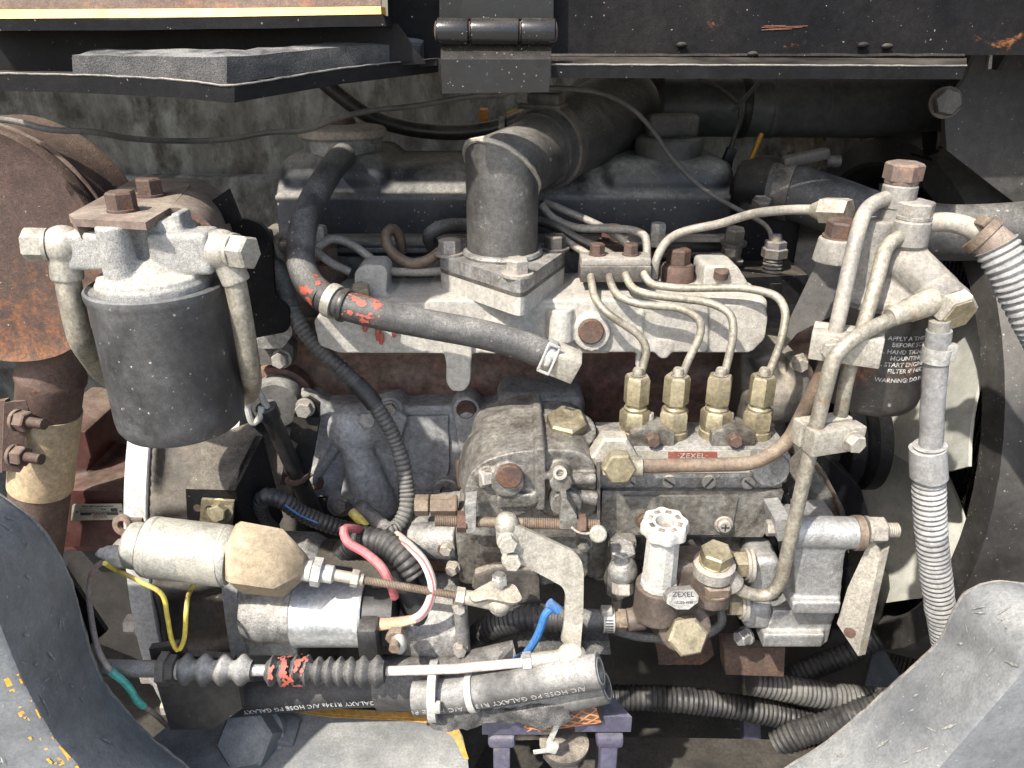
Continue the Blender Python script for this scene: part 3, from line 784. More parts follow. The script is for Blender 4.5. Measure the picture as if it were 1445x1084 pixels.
# plenum neck under the flange
c0 = T(715, 400, -.03); c1 = T(720, 455, -.03)
m.lathe(c1, c0 - c1, [(-.01, .046), (.012, .042), (.03, .036), ((c0 - c1).length + .004, .034)], 28)
a, b = T(790, 435, -.066), T(790, 482, -.070); m.tube([a, b], .011, 16)
m.lathe(T(834, 468, -.066), V((0, -1, .1)), [(-.01, .016), (.006, .0145)], 20)
m = remesh(m, .0012, 2)
part('casting', m, M_manif, im, 60)
m = MB().lathe(T(834, 468, -.0735), V((0, -1, .1)), [(-.004, .0102), (.001, .0102), (.0022, .009), (.0018, .004), (.0015, 0)], 22); part('plug', m, M_boltrust, im)
bolt(im, V((T(511, 415, -.052).x, -.054, ZD + .0002)), V((0, -.35, 1)), .013, .010, M_zinc, flange=True)
for px, py in ((1018, 385), (1052, 432)):
    m = MB().lathe(T(px, py, -.0365), V((0, -.3, 1)), [(-.004, .006), (.0022, .006), (.003, .005), (.003, 0)], 16); part('stud_end', m, M_boltrust, im)
for x, y in ((497, 547), ):
    pass
# paint drips on the casting
m = MB(); rnd = random.Random(11)
for px, py, l in ((533, 467, 14), (556, 464, 12), (549, 447, 9), (515, 462, 6), (538, 478, 8)):
    a = T(px, py - l, -.0668); b = T(px, py + l, -.0668)
    m.tube([a.lerp(b, t / 6) for t in range(7)], lambda i, n: .0008 + .0014 * math.sin(math.pi * (i + .4) / n), 8, flat=(1, 1))
part('paint_drips', m, M_redpaint, im)
# inlet flange
z0 = .128
L_, F_, R_ = PZ(616, 360, z0), PZ(736, 397, z0), PZ(801, 352, z0); B_ = L_ + R_ - F_
ctr = (L_ + R_) / 2
q = rpoly([L_, F_, R_, B_], .010, 4)
lf = MB().prism([p + V((0, 0, -.0135)) for p in q], (0, 0, -.014), .0012)
part('inlet_flange', lf, M_manif, im)
el = thing('intake_elbow', 'mitred steel intake elbow bolted to the manifold flange', 'elbow')
g = MB().prism([p + V((0, 0, -.0105)) for p in rpoly([ctr + (p - ctr) * 1.0 for p in (L_, F_, R_, B_)], .010)], (0, 0, -.0028), 0); part('gasket', g, M_boltdark, el)
g = MB().prism(q, (0, 0, -.0102), .0012); part('base_plate', g, M_alu, el)
for p in (L_, F_, R_, B_):
    pp = ctr + (p - ctr) * .80
    bolt(el, pp + Z * .0003, Z, .0155, .0105, M_boltdark if p is R_ else M_bolt, washer=1.55, dome=False)
E0 = T(709, 352, -.03); E0.z = z0 - .004
ER = .0283
E1 = V((E0.x, E0.y, T(712, 240, -.03).z))
ED = (V((.104, .19, .024))).normalized()
E2 = E1 + ED * .115
def mitre(r, p0, c, p1, seg=40):
    d0, d1 = (c - p0).normalized(), (p1 - c).normalized()
    nb = (d0 + d1).normalized()
    U, W_, N = basis(d0, Y_)
    A, B, D = [], [], []
    for j in range(seg):
        o = U * (math.cos(2 * math.pi * j / seg) * r) + W_ * (math.sin(2 * math.pi * j / seg) * r)
        a = p0 + o
        b = a + d0 * ((c - a).dot(nb) / d0.dot(nb))
        e = b + d1 * ((p1 - b).dot(d1) / 1.0)
        A.append(a); B.append(b); D.append(e)
    return A, B, D
A, B, D = mitre(ER, E0, E1, E2)
m = MB()
m.rings([A] + [[a.lerp(b, t / 6) for a, b in zip(A, B)] for t in range(1, 7)] + [[b.lerp(d, t / 5) for b, d in zip(B, D)] for t in range(1, 6)])
M_elbow = mk('dusty_dark_pipe_paint', (.085, .083, .08), .36, .55, var=.3, runs=.4, dust=.35, floor=.12, speck=.16, bump=.25, scale=60, speckscale=260, dustcol=(.40, .37, .32))
part('pipe', m, M_elbow, el)
m = MB(); m.tube([B[j % len(B)] for j in range(len(B) + 1)], lambda i, n: .0022 + .0008 * noise.noise(V((i * .8, 0, 4))), 8); m.wobble(.0007, 200); part('weld_bead', m, M_steel, el)
m = MB(); m.tube([E0 + V((math.cos(a_ * math.pi / 16) * (ER + .001), math.sin(a_ * math.pi / 16) * (ER + .001), .006)) for a_ in range(33)], .003, 8); m.wobble(.0012, 160); part('base_weld', m, M_alu, el)
# rubber air hose
ah = thing('air_hose', 'thick black rubber air hose running from the elbow under the frame flange', 'hose')
HR = .0395
h0 = E1 + ED * .062; h1 = E1 + ED * .20; h2 = E1 + ED * .245
AP = T(905, 152, .245)
path = smooth_path([h0, E1 + ED * .12, h1, E1 + ED * .235 + V((.004, 0, .003)), AP + V((-.045, -.028, .004)), AP + V((-.01, 0, 0)), AP + V((.02, 0, 0))], 8)
pts, _ = resample(path, .006)
HF = lambda t_: .0318 + (HR - .0318) * min(1, max(0, t_) / .55) ** .8
m = MB().tube(pts, lambda i, n: HF(i / n) if i > 1 else HF(0) * .97, 36); part('hose', m, M_rubber, ah)
HC = .0332
cl = MB(); cp = E1 + ED * .080
cl.lathe(cp, ED, [(-.0065, HC + .0004), (-.0065, HC + .002), (.0065, HC + .002), (.0065, HC + .0004)], 44); cl_o = part('hose_clamp', cl, M_boltdark, ah)
U, W_, N = basis(ED)
tp = cp + W_ * (HC + .006)
Rm = Matrix((U, W_, N)).transposed()
m = MB().box(tp, (.030, .010, .016), Rm, bevel=.003); m.box(tp - W_ * .006 + U * .004, (.04, .004, .015), Rm, bevel=.001); part('clamp_housing', m, M_boltdark, cl_o)
m = MB().hexa(tp + U * .014, U, .012, .009); part('clamp_screw', m, M_bolt, cl_o)
m = MB()
for k in range(9):
    a_ = rad(62 - k * 5.5)
    m.box(cp + (U * math.cos(a_) + W_ * math.sin(a_)) * (HC + .0022), (.0012, .0009, .009), Matrix((U * -math.sin(a_) + W_ * math.cos(a_), U * math.cos(a_) + W_ * math.sin(a_), N)).transposed())
part('band_slots', m, M_clip, cl_o)
ap = thing('air_cleaner_pipe', 'wide black air pipe lying under the frame flange', 'pipe')
r = 41 * mpp(T(1000, 150, .245))
a, b = T(885, 150, .245), T(1330, 152, .245); L = (b - a).length
m = MB().lathe(a, b - a, [(-.01, r * 1.03), (.02, r * 1.04), (.021, r * .99), (.15, r * .99), (.152, r * 1.03), (.158, r * 1.03), (.16, r), (.21, r * 1.0), (.2105, r * 1.01), (L - .03, r * 1.01), (L - .01, r * .95), (L, r * .8)], 40); part('tube', m, M_airpipe, ap)
t = T(1046, 150, .245)
m = MB().lathe(t, b - a, [(-.004, r * 1.035), (-.003, r * 1.05), (.003, r * 1.05), (.004, r * 1.035)], 40); part('cable_tie', m, M_plastic, ap)

# ------------------------------------------------------------------ breather hose, front piece
bh = thing('breather_hose', 'black rubber breather hose curving from the cap over the manifold', 'hose')
hp = smooth_path(PL([(486, 219, .055), (473, 232, .035), (452, 264, .0), (434, 300, -.03), (425, 340, -.055), (425, 372, -.072), (438, 402, -.088), (458, 420, -.1)]), 10)
pts, _ = resample(hp, .004); part('upper_hose', MB().tube(pts, .0108, 22), M_rubber, bh)
hp2 = smooth_path(PL([(455, 418, -.099), (480, 429, -.104), (530, 443, -.108), (600, 457, -.11), (680, 472, -.112), (735, 487, -.113), (783, 506, -.114)]), 10)
pts2, _ = resample(hp2, .003); part('lower_hose', MB().tube(pts2, .0108, 22), M_rubber, bh)
def ring_on(path, i, r, w, name, mat, parent):
    a = path[i]; d = (path[min(i + 2, len(path) - 1)] - path[max(0, i - 2)]).normalized()
    m = MB().lathe(a, d, [(-w, r * .99), (-w, r + .0015), (-w * .6, r + .0019), (w * .6, r + .0019), (w, r + .0015), (w, r * .99)], 28)
    return part(name, m, mat, parent)
ring_on(pts2, 3, .0111, .0035, 'joint_sleeve', M_steel, bh)
ring_on(pts2, 6, .0108, .0022, 'joint_sleeve', M_cableblack, bh)
c = pts2[-3]; d = (pts2[-1] - pts2[-5]).normalized()
cl_o = ring_on(pts2, len(pts2) - 3, .0108, .0035, 'spring_clip', M_clip, bh)
U, W_, N = basis(d)
m = MB()
fu = (V((0, -1, .2)) - d * V((0, -1, .2)).dot(d)).normalized(); fw = d.cross(fu)
for s_ in (-1, 1):
    m.box(c + fu * .0126 + d * (s_ * .0042), (.0018, .0012, .022), Matrix((d, fu, fw)).transposed(), bevel=.0004)
for s_ in (-1, 1):
    m.box(c + fu * .0126 + fw * (s_ * .0105), (.0095, .0012, .0022), Matrix((d, fu, fw)).transposed(), bevel=.0004)
m.box(c + fu * .0133 + fw * .002, (.0035, .002, .007), Matrix((d, fu, fw)).transposed(), bevel=.0004)
part('clip_frame', m, M_clip, cl_o)
m = MB().box(pts2[-1] + d * .007, (.020, .020, .022), Matrix((fu, fw, d)).transposed() @ Matrix.Rotation(rad(20), 3, 'Z'), bevel=.0015); part('square_plug', m, M_steel, bh)
def paint_patch(path, r, s0, s1, dirs, thr, seed, seg=90, off=.0003):
    fr = frames(path); n = len(path); m = MB(); i0, i1 = int(s0 * n), int(s1 * n)
    step = 8
    fine = []
    for i in range(i0, i1):
        for k in range(step):
            t = k / step
            fine.append((path[i].lerp(path[i + 1], t), fr[i][0]))
    rows = []
    for p, t in fine:
        u = (V(dirs) - t * V(dirs).dot(t)).normalized(); w = t.cross(u)
        rows.append([p + (u * math.cos(a) + w * math.sin(a)) * (r + off) for a in [(-1.5 + 3.0 * j / seg) for j in range(seg + 1)]])
    vs = [v for rr in rows for v in rr]; fs = []; W2 = seg + 1
    for i in range(len(rows) - 1):
        for j in range(seg):
            e = min(i, len(rows) - 2 - i) / len(rows); e2 = min(j, seg - j) / seg
            if noise.noise(V((i * .045, j * .07, seed))) + noise.noise(V((i * .13, j * .16, seed + 9))) * .45 > thr + (.25 if e < .12 else 0) + (.4 if e2 < .12 else 0):
                fs.append((i * W2 + j, i * W2 + j + 1, (i + 1) * W2 + j + 1, (i + 1) * W2 + j))
    m.raw(vs, fs)
    bmesh.ops.delete(m.bm, geom=[v for v in m.bm.verts if not v.link_faces], context='VERTS')
    return m
part('red_paint', paint_patch(pts2, .0108, .13, .27, (-.1, -.7, .7), .0, 3.3), M_redpaint, bh)
part('red_paint', paint_patch(pts, .0108, .90, .99, (-.3, -.7, .5), .02, 8.3), M_redpaint, bh)
# ------------------------------------------------------------------ muffler and tail pipe
mu = thing('muffler', 'large rusty round muffler behind the spin on filter', 'muffler')
c = T(-16, 352, -.06); r = 173 * mpp(c)
m = MB().lathe(c, V((.06, 1, 0)), [(.006, 0), (.004, r * .5), (.003, r * .85), (.0, r * .95), (-.002, r * .985), (.001, r * 1.0), (.008, r * 1.0), (.009, r * .985), (.062, r * .97), (.064, r * .985), (.068, r * .985), (.070, r * .955), (.075, r * .9)], 72)
m.wobble(.0012, 25); part('drum', m, M_rust, mu, 40)
m = MB(); m.tube([c + V((math.cos(a) * r * .995, .0095, math.sin(a) * r * .995)) for a in [i * math.pi / 36 for i in range(73)]], .002, 8); m.wobble(.0008, 120); part('seam', m, M_rustdark, mu)
a, b = T(74, 515, -.02), T(46, 800, -.02); r = 43 * mpp(a); L = (b - a).length
m = MB().lathe(a, b - a, [(-.04, r * 1.02), (.006, r * 1.0), (.010, r * 1.07), (.014, r * 1.07), (.018, r), (L, r * .95)], 36); part('tail_pipe', m, M_rustdark, mu)
ec = thing('exhaust_clamp', 'rusty exhaust clamp plates with two threaded studs', 'clamp')
d = (b - a).normalized()
m = MB(); i0, i1 = L * .20, L * .57
m.lathe(a, d, [(i0, r * 1.02), (i0, r * 1.045), (i1, r * 1.03), (i1, r * 1.0)], 40); part('tan_band', m, M_band, ec)
N = V((-.35, -1, .25)).normalized(); P0 = T(28, 615, -.055)
N = V((.75, -1, .1)).normalized()
m = MB(); plate_on(m, [(6, 568), (36, 566), (40, 575), (36, 655), (28, 667), (2, 664)], P0, N, .004, .0008); part('plate', m, M_rustdark, ec)
m = MB(); plate_on(m, [(-20, 570), (7, 565), (3, 667), (-24, 668)], P0 + N * .0, V((-.1, -1, 0)), .006, .001); part('plate', m, M_rustdark, ec)
for px, py in ((24, 593), (20, 642)):
    p = PP(px, py, P0, N) + N * .0
    ax = V((1, -.25, -.02)).normalized()
    bolt(ec, p, ax, .0155, .010, M_rustdark, washer=1.25, wh=.25)
    m = MB().thread(p + ax * .011, ax, .017, .0048, .0016); part('stud', m, M_rustdark, ec)
# ------------------------------------------------------------------ red hydraulic pump behind, with plate
rp = thing('hydraulic_pump', 'dull red hydraulic pump body deep behind the tail pipe', 'pump')
m = MB()
plate_px(m, [(60, 700), (100, 690), (200, 690), (200, 770), (60, 775)], .03, .1, .01)
plate_px(m, [(60, 600), (122, 608), (130, 640), (118, 690), (140, 700), (200, 700), (200, 620), (240, 610), (240, 780), (60, 780)], .06, .1, .008)
m = remesh(m, .003, 3); part('body', m, M_red, rp)
npP, npN = T(137, 722, .024), V((0, -1, .05)).normalized()
m = MB(); plate_on(m, [(102, 712), (172, 711), (174, 733), (100, 735)], npP, npN, .001, .0004, .002); np_ = part('name_plate', m, M_plate, rp)
a, b = PP(173, 711.5, npP, npN), PP(101, 712.5, npP, npN)
s = (b - a).length / 70.0
uu = (b - a).normalized(); vv = npN.cross(uu).normalized()
if vv.z > 0: vv = -vv
def npx(x, y): return lambda v: a + npN * (.0004 + v.z) + uu * (x * s + v.x) + vv * (y * s + v.y)
m = MB(); text_on(m, 'NACHI', 5.6 * s, npx(35, 17.4), 'CENTER', .0001, 1.1); part('lettering', m, M_redpaint, np_)
m = MB()
def rect(x0, y0, x1, y1, h=.0003):
    m.prism([a + npN * h + uu * (x * s) + vv * (y * s) for x, y in ((x0, y0), (x1, y0), (x1, y1), (x0, y1))], npN * .0001)
rect(9, 12.4, 61, 16.6); rect(9, 6, 18, 11.4); rect(20, 11.0, 61, 11.4); rect(20, 8.9, 61, 9.2); rect(20, 6, 61, 6.4)
text_on(m, 'NACHI-FUJIKOSHI CORP. JAPAN', 3.0 * s, npx(35, 1.8), 'CENTER', .0001); text_on(m, 'PVD-2B', 2.2 * s, npx(24, 6.9), 'LEFT', .0001)
for px in (5, 65): m.lathe(a + uu * px * s + vv * 11 * s + npN * .0002, npN, [(0, .0011), (.0003, .0011), (.0003, 0)], 10)
part('lettering', m, M_inkdark, np_)
m = MB(); text_on(m, 'PISTON PUMP', 3.6 * s, lambda v: npx(35, 13.3)(v) + npN * .00015, 'CENTER', .0001); part('lettering', m, M_plate, np_)

# ------------------------------------------------------------------ spin on filter, left
lf = thing('fuel_filter', 'black spin on filter under a rusty bracket beside the muffler', 'filter')
FT = T(219, 398, -.17); FB = T(259, 588, -.17); FX = (FT.x + FB.x) / 2
r = .0412
tz, bz = FT.z - .003, FB.z - .006
m = MB().lathe(V((FX, -.17, bz)), Z, [(0, r * .6), (.0005, r * .8), (.0022, r * .92), (.007, r * .985), (.014, r), (tz - bz - .006, r), (tz - bz - .004, r * 1.02), (tz - bz - .001, r * 1.035), (tz - bz + .0015, r * 1.03), (tz - bz + .0025, r * .99), (tz - bz + .0008, r * .95), (tz - bz + .0005, .0)], 64)
M_canister = mk('scuffed_black_canister', (.014, .014, .015), .36, 0, var=.25, dust=.3, floor=.28, speck=.12, runs=.3, mid=.22, bump=.12, scale=50, speckscale=420, dustcol=(.25, .245, .235))
part('canister', m, M_canister, lf)
c = V((FX - .001, -.17, tz))
m = MB()
m.lathe(c, Z, [(-.002, .0345), (.005, .0345), (.0062, .033), (.009, .0325), (.0102, .027), (.012, .022), (.02, .014)], 40)
zc = T(200, 350, -.172).z
for px in (181, 236):
    p = T(px, 350, -.172); m.lathe(V((p.x, -.186 if px < 200 else -.166, c.z)), Z, [(0, .0105), (zc - c.z + .017, .0095)], 24)
a, b = T(98, 349, -.175), T(160, 350, -.175); m.box(V(((a.x + b.x) / 2, -.172, zc)), (b.x - a.x, .024, .024), bevel=.003)
a, b = T(215, 352, -.175), T(304, 354, -.172); m.box(V(((a.x + b.x) / 2, -.170, zc - .002)), (b.x - a.x, .025, .026), bevel=.003)
p = T(258, 318, -.165); m.box(p, (.006, .018, .018), bevel=.001)
m.box(V((FX, -.168, zc + .005)), (.05, .018, .02), bevel=.003)
m = remesh(m, .0011, 3)
M_headcast = mk('dusty_filter_head_casting', (.30, .297, .285), .6, .2, var=.2, dust=.5, floor=.2, bump=.8, scale=90, fine=1300, dustcol=(.46, .43, .35), grain=.75)
part('head', m, M_headcast, lf, 60)
def banjo(parent, cpt, ax, rb, af, down, rt, hexh=.011):
    """banjo union: ball eye, hex bolt head on the outside, neck for the pipe"""
    m = MB(); m.sphere(cpt, rb, 24, (1, 1, 1)); m.lathe(cpt, down, [(0, rt * 1.25), (rb * 1.75, rt * 1.22), (rb * 1.8, rt)], 22)
    e = part('banjo_eye', remesh(m, .0011, 2), M_steel, parent, 60)
    bolt(parent, cpt + ax * rb * .72, ax, af, hexh, M_steel, washer=1.15, name='banjo_bolt')
    return e
pl_, pr_ = T(90, 346, -.176), T(312, 352, -.172)
dl = (T(96, 400, -.176) - pl_).normalized(); dr = (T(335, 400, -.172) - pr_).normalized()
banjo(lf, pl_, V((-1, -.25, .08)).normalized(), .0122, .0175, dl, .0078)
banjo(lf, pr_, V((1, -.35, -.02)).normalized(), .0126, .019, dr, .0072)
lp = thing('fuel_pipe', 'pale bent steel pipe on the muffler side of the black canister', 'pipe')
part('tube', MB().tube(bend_path([pl_ + dl * .018, T(100, 420, -.178), T(113, 480, -.176), T(150, 535, -.12), T(230, 560, -.05)], .03, 8), .0076, 20), M_pipe, lp)
lp2 = thing('fuel_pipe', 'pale straight steel pipe between the black canister and the block', 'pipe')
part('tube', MB().tube(bend_path([pr_ + dr * .018, T(338, 430, -.173), T(356, 535, -.165), T(352, 556, -.13), T(345, 560, -.05)], .02, 8), .0069, 20), M_pipe, lp2)
# bracket above
fb = thing('filter_bracket', 'rusty folded plate bracket bolted over the filter head', 'bracket')
zb = .189
def Q(px, py): return PZ(px, py, zb)
m = MB()
cur = [Q(97, 300), Q(112, 311), Q(208, 316), Q(224, 304)]
top = [Q(100, 296), Q(190, 252), Q(260, 251)]
m.prism([Q(97, 303), Q(104, 309), Q(205, 314), Q(240, 293), Q(268, 262), Q(262, 251), Q(190, 252)], (0, 0, -.0045), .0008)
# curled right wing
e0, e1 = Q(240, 293), Q(262, 251)
rings = []
for i in range(9):
    a = i / 8 * rad(80); R = .026
    o = V((math.sin(a) * R, .2 * math.sin(a) * R, -(1 - math.cos(a)) * R)); o2 = V((math.sin(a) * (R + .0), .3 * math.sin(a) * R, -(1 - math.cos(a)) * R))
    nrm = V((math.sin(a), 0, math.cos(a))) * -.0045
    rings.append([e0 + o, e1 + o2, e1 + o2 + nrm, e0 + o + nrm])
la = rings[-1]; dn = V((.004, .006, -.03))
rings.append([p + dn for p in la])
m.rings(rings)
# folded nose at the left
m.prism([Q(97, 303), Q(104, 309), Q(104, 309) + V((.002, .0, -.012)), Q(97, 303) + V((-.001, .004, -.010))], (.006, .010, -.002), .0015)
part('plate', m, M_bracket, fb)
m = MB(); plate_px(m, [(300, 318), (345, 308), (370, 316), (384, 342), (387, 420), (408, 434), (408, 468), (345, 480), (338, 420), (330, 340)], -.05, .005, .001, .006); part('back_plate', m, M_blackworn, fb)
m = MB(); plate_px(m, [(296, 285), (322, 267), (340, 312), (310, 318)], -.08, .004, .001); part('ear', m, M_blackworn, fb)
for px, py in ((174, 298), (213, 277)): bolt(fb, Q(px, py), Z, .0155, .0105, M_boltrust, washer=1.2)

# ------------------------------------------------------------------ flywheel housing
fh = thing('flywheel_housing', 'grimy black flywheel housing with a pale grey bolted rim', 'housing')
CY, CZ = .205, -.215
def XR(px, py, Y): return T(px, py, Y).x
xf = XR(176, 800, -.085); xw = XR(210, 800, -.085)
O = V((xf, CY, CZ))
RW = .30
m = MB().lathe(O, X, [(0, .10), (0, RW - .002), (.001, RW), (xw - xf - .001, RW), (xw - xf, RW - .0015), (xw - xf, .1)], 128); part('rim', m, M_whiteflange, fh)
m = MB().lathe(O + X * (xw - xf - .001), X, [(0, .1), (0, RW - .002), (.006, RW - .0025), (.008, RW - .014), (.03, RW - .017), (.06, RW - .026), (.09, RW - .034), (.12, RW - .04), (.15, .1)], 64)
for th in (155, 170, 186, 196, 204):
    a = rad(th); dv = V((0, math.cos(a), math.sin(a)))
    m.tube([O + X * .028 + dv * (RW - .016), O + X * .10 + dv * (RW - .032)], [.014, .006], 12)
m.wobble(.0035, 22)
m = remesh(m, .004, 3); part('bell', m, M_bell, fh, 60)
x2 = XR(318, 870, -.10); x3 = XR(342, 870, -.10)
m = MB().lathe(V((x2, CY, CZ)), X, [(0, .1), (0, RW + .008), (.001, RW + .01), (x3 - x2, RW + .01), (x3 - x2 + .0005, RW + .008), (x3 - x2 + .0005, .1)], 128); part('adapter_rim', m, M_whiteflange, fh)
for th in (163, 178, 191, 204):
    a = rad(th); dv = V((0, math.cos(a), math.sin(a)))
    bolt(fh, O + dv * (RW - .012), -X, .016, .011, M_bolt)
m = MB(); plate_px(m, [(95, 770), (235, 770), (330, 930), (330, 985), (95, 890)], .10, .1, .01); part('sump_wall', m, M_dark, fh)

# black engine mount bracket in front of the bell
mb_ = thing('mount_bracket', 'black folded steel mount bracket below the spin on filter', 'bracket')
Yk = -.135
P1 = [(278, 622), (352, 596), (370, 615), (333, 692), (262, 688), (282, 650)]
A = T(262, 690, Yk); Bp = T(330, 692, Yk)
topN = V((0, -.62, 1)).normalized()
m = MB()
p = [PP(x, y, A, topN) for x, y in ((262, 690), (332, 692), (371, 615), (350, 597), (282, 622), (285, 648))]
m.prism(p, topN * -.006, .001)
m.prism([T(262, 690, Yk), T(332, 692, Yk), T(330, 765, Yk), T(266, 765, Yk)], (0, .006, 0), .001)
q0, q1 = p[1], p[2]
m.prism([q0, q1, q1 + V((0, .02, -.09)), V((q0.x, q0.y + .012, q0.z - .085))], (-.006, 0, 0), .001)
part('folded_plate', m, M_blackworn, mb_)
m = MB(); plate_px(m, [(284, 705), (330, 708), (326, 750), (281, 745)], Yk - .004, .003, .0006); tb = part('yellow_tab', m, M_zinc, mb_)
bolt(mb_, T(311, 721, Yk - .004), V((0, -1, .25)), .012, .007, M_zinc, washer=1.7)
for px, py, mt in ((296, 718, M_cableblack), (279, 717, M_boltrust)):
    m = MB().lathe(T(px, py, Yk - .0042 if px > 285 else Yk), V((0, -1, 0)), [(-.001, .0032), (.0003, .0032), (.0003, .0)], 14); part('hole', m, mt, mb_)
# dipstick and its strap
ds = thing('dipstick', 'black dipstick tube with a pale wire loop handle', 'dipstick')
a, b = T(377, 578, -.06), T(420, 672, -.035); c2 = T(447, 735, -.02)
part('tube', MB().tube([a, b], .0075, 20), M_cableblack, ds)
part('lower_tube', MB().tube([b, c2], .0085, 18), M_cableblack, ds)
u = (b - a).normalized()
m = MB().lathe(a - u * .003, u, [(0, .0076), (0, .009), (.011, .009), (.012, .008)], 24); part('collar', m, M_plastic, ds)
m = MB().lathe(a - u * .0036, u, [(0, .0), (0, .0086), (.002, .0088)], 24); part('end_cap', m, M_loomgrey, ds)
lp_ = smooth_path(PL([(377, 574, -.062), (370, 562, -.066), (361, 549, -.07), (351, 556, -.07), (350, 578, -.07), (357, 597, -.07), (366, 590, -.068), (369, 573, -.066)]), 8)
part('loop_handle', MB().tube(lp_, .0028, 10), M_white, ds)
st = thing('strap_bracket', 'black strap bracket bolted to the block holding the dipstick tube', 'bracket')
m = MB(); plate_px(m, [(414, 590), (420, 566), (436, 560), (451, 570), (450, 590)], -.022, .004, .0008); plate_on(m, [(414, 588), (451, 590), (434, 686), (395, 684)], T(432, 588, -.022), V((0, -1, .3)), .004, .0008); part('strap', m, M_black, st)
bolt(st, T(431, 575, -.023), V((0, -1, .05)), .013, .008, M_bolt)
m = MB(); m.lathe(b - u * .002, u, [(-.001, .0105), (.0015, .012), (.003, .0105)], 24); part('rust_ring', m.wobble(.0008, 300), M_rust, st)
# ------------------------------------------------------------------ injection pump
ip = thing('injection_pump', 'four cylinder injection pump with maroon name strip on its cast body', 'injection pump')
YF = -.125
zt = T(980, 633, YF).z; zb = T(980, 690, YF).z
xl, xr = T(846, 655, YF).x, T(1110, 655, YF).x
m = MB()
m.box(V(((xl + xr) / 2, -.102, (zt + zb) / 2)), (xr - xl, .046, zt - zb), bevel=.002)
p = T(868, 660, YF); m.box(p + V((0, .006, 0)), (.026, .02, .03), bevel=.003)
p = T(1086, 660, YF); m.lathe(p + V((0, .012, 0)), V((0, -1, 0)), [(0, .0145), (.0155, .0145), (.017, .0135)], 32); m.box(p + V((.004, .010, -.001)), (.022, .022, .025), bevel=.002)
part('upper_body', m, M_alu, ip)
m = MB()
yl = T(980, 762, YF).z
m.box(V(((xl + xr) / 2 - .001, -.085, (zb + yl) / 2 - .02)), (xr - xl - .004, .06, zb - yl + .06), bevel=.004)
part('lower_body', m, M_aludark, ip)
m = MB()
# inspection cover: top edge wide, lower edge narrower, chamfered corners
Yv = YF - .004
o0 = [T(850, 693, Yv), T(1106, 694, Yv), T(1098, 720, Yv), T(1076, 758, Yv), T(862, 758, Yv), T(848, 740, Yv)]
m.prism(o0, (0, .014, 0), .0015)
i0 = [T(880, 698, Yv), T(1040, 698, Yv), T(1030, 752, Yv), T(892, 752, Yv)]
m.prism([p + V((0, -.003, 0)) for p in i0], (0, .008, 0), .0012)
part('inspection_cover', m, M_aludark, ip)
for px, py, mt in ((909, 733, M_boltrust), (1021, 740, M_bolt)):
    q = T(px, py, Yv - .003)
    m = MB().lathe(q, V((0, -1, .1)), [(-.002, .0075), (.001, .0075), (.002, .0068)], 22); m.lathe(q, V((0, -1, .1)), [(0, .0058), (.004, .0056), (.0052, .0045), (.0052, 0)], 18); s_ = part('cover_screw', m, mt, ip)
    m = MB(); m.box(q + V((0, -.0055, .0005)), (.0062, .0008, .001)); m.box(q + V((0, -.0055, .0005)), (.001, .0008, .0062)); part('cross_slot', m, M_inkdark, s_)
for px, py, a in ((888, 677, 40), (944, 679, 35), (1000, 680, 125), (1056, 681, 40)):
    q = T(px, py, YF)
    m = MB().lathe(q, V((0, -1, 0)), [(-.003, .0058), (.0012, .0058), (.002, .005), (.002, 0)], 22); s_ = part('slotted_plug', m, M_bolt, ip)
    m = MB().box(q + V((0, -.0021, 0)), (.0098, .0006, .0016), Matrix.Rotation(rad(a), 3, 'Y')); part('slot', m, M_inkdark, s_)
# name strip
m = MB(); plate_px(m, [(896, 636), (1059, 636), (1058, 667), (894, 668)], YF - .0008, .001, .0003); np_ = part('name_plate', m, M_plate, ip)
m = MB(); plate_px(m, [(943, 638), (1012, 638), (1012, 648), (943, 648)], YF - .0013, .0007, 0); part('maroon_field', m, M_platered, np_)
p0 = T(977, 646.6, YF - .0016); s = mpp(p0)
m = MB(); text_on(m, '\u00b7ZEXEL\u00b7', 11.5 * s, lambda v: p0 + V((v.x, -v.z, v.y * .95)), 'CENTER', .0001, 1.12); part('lettering', m, M_plate, np_)
# delivery valve holders
for i, bx in enumerate((893.5, 948, 1006, 1065)):
    q = T(bx, 621, -.103); q.z = zt - .0005
    s = mpp(q)
    dv = MB().lathe(q, Z, [(0, 21 * s), (.006, 21 * s), (.0066, 19 * s), (.009, 19 * s)], 28)
    dvo = part('delivery_valve', dv, M_zinc, ip)
    m = MB().hexa(q + Z * .0085, Z, .0145, 37 * s, .14, phase=rad(20 + 25 * i)); part('hex_body', m, M_zinc, dvo)
    m = MB().lathe(q + Z * .0228, Z, [(0, 16 * s), (.002, 16 * s), (.0035, 13.5 * s), (.008, 13 * s)], 22); part('neck', m, M_zinc, dvo)
    m = MB().hexa(q + Z * .029, Z, .0225, 31 * s, .1, phase=rad(5 + 17 * i)); nu = part('union_nut', m, M_zinc, ip)
    m = MB().lathe(q + Z * .0508, Z, [(0, 9.5 * s), (.0015, 9.5 * s), (.0015, 0)], 18); part('nut_bore', m, M_boltdark, nu)
for x in (921, 1036):
    q = T(x, 615, -.121); q.z = zt + .0065
    m = MB().prism([q + V((-.0165, 0, -.006)), q + V((.0165, 0, -.006)), q + V((.0165, 0, .0035)), q + V((.008, 0, .0075)), q + V((-.008, 0, .0075)), q + V((-.0165, 0, .0035))], (0, .022, 0), .0008); kp = part('holder_clamp', m, M_boltdark if 0 else M_aludark, ip)
    bolt(ip, q + V((0, -.0006, 0)), V((0, -1, .1)), .0088, .0065, M_boltrust, washer=1.25)
    m = MB().lathe(q + V((0, .018, .004)), Z, [(0, .0035), (.008, .0035), (.009, .003)], 14); part('clamp_stud', m, M_bolt, ip)

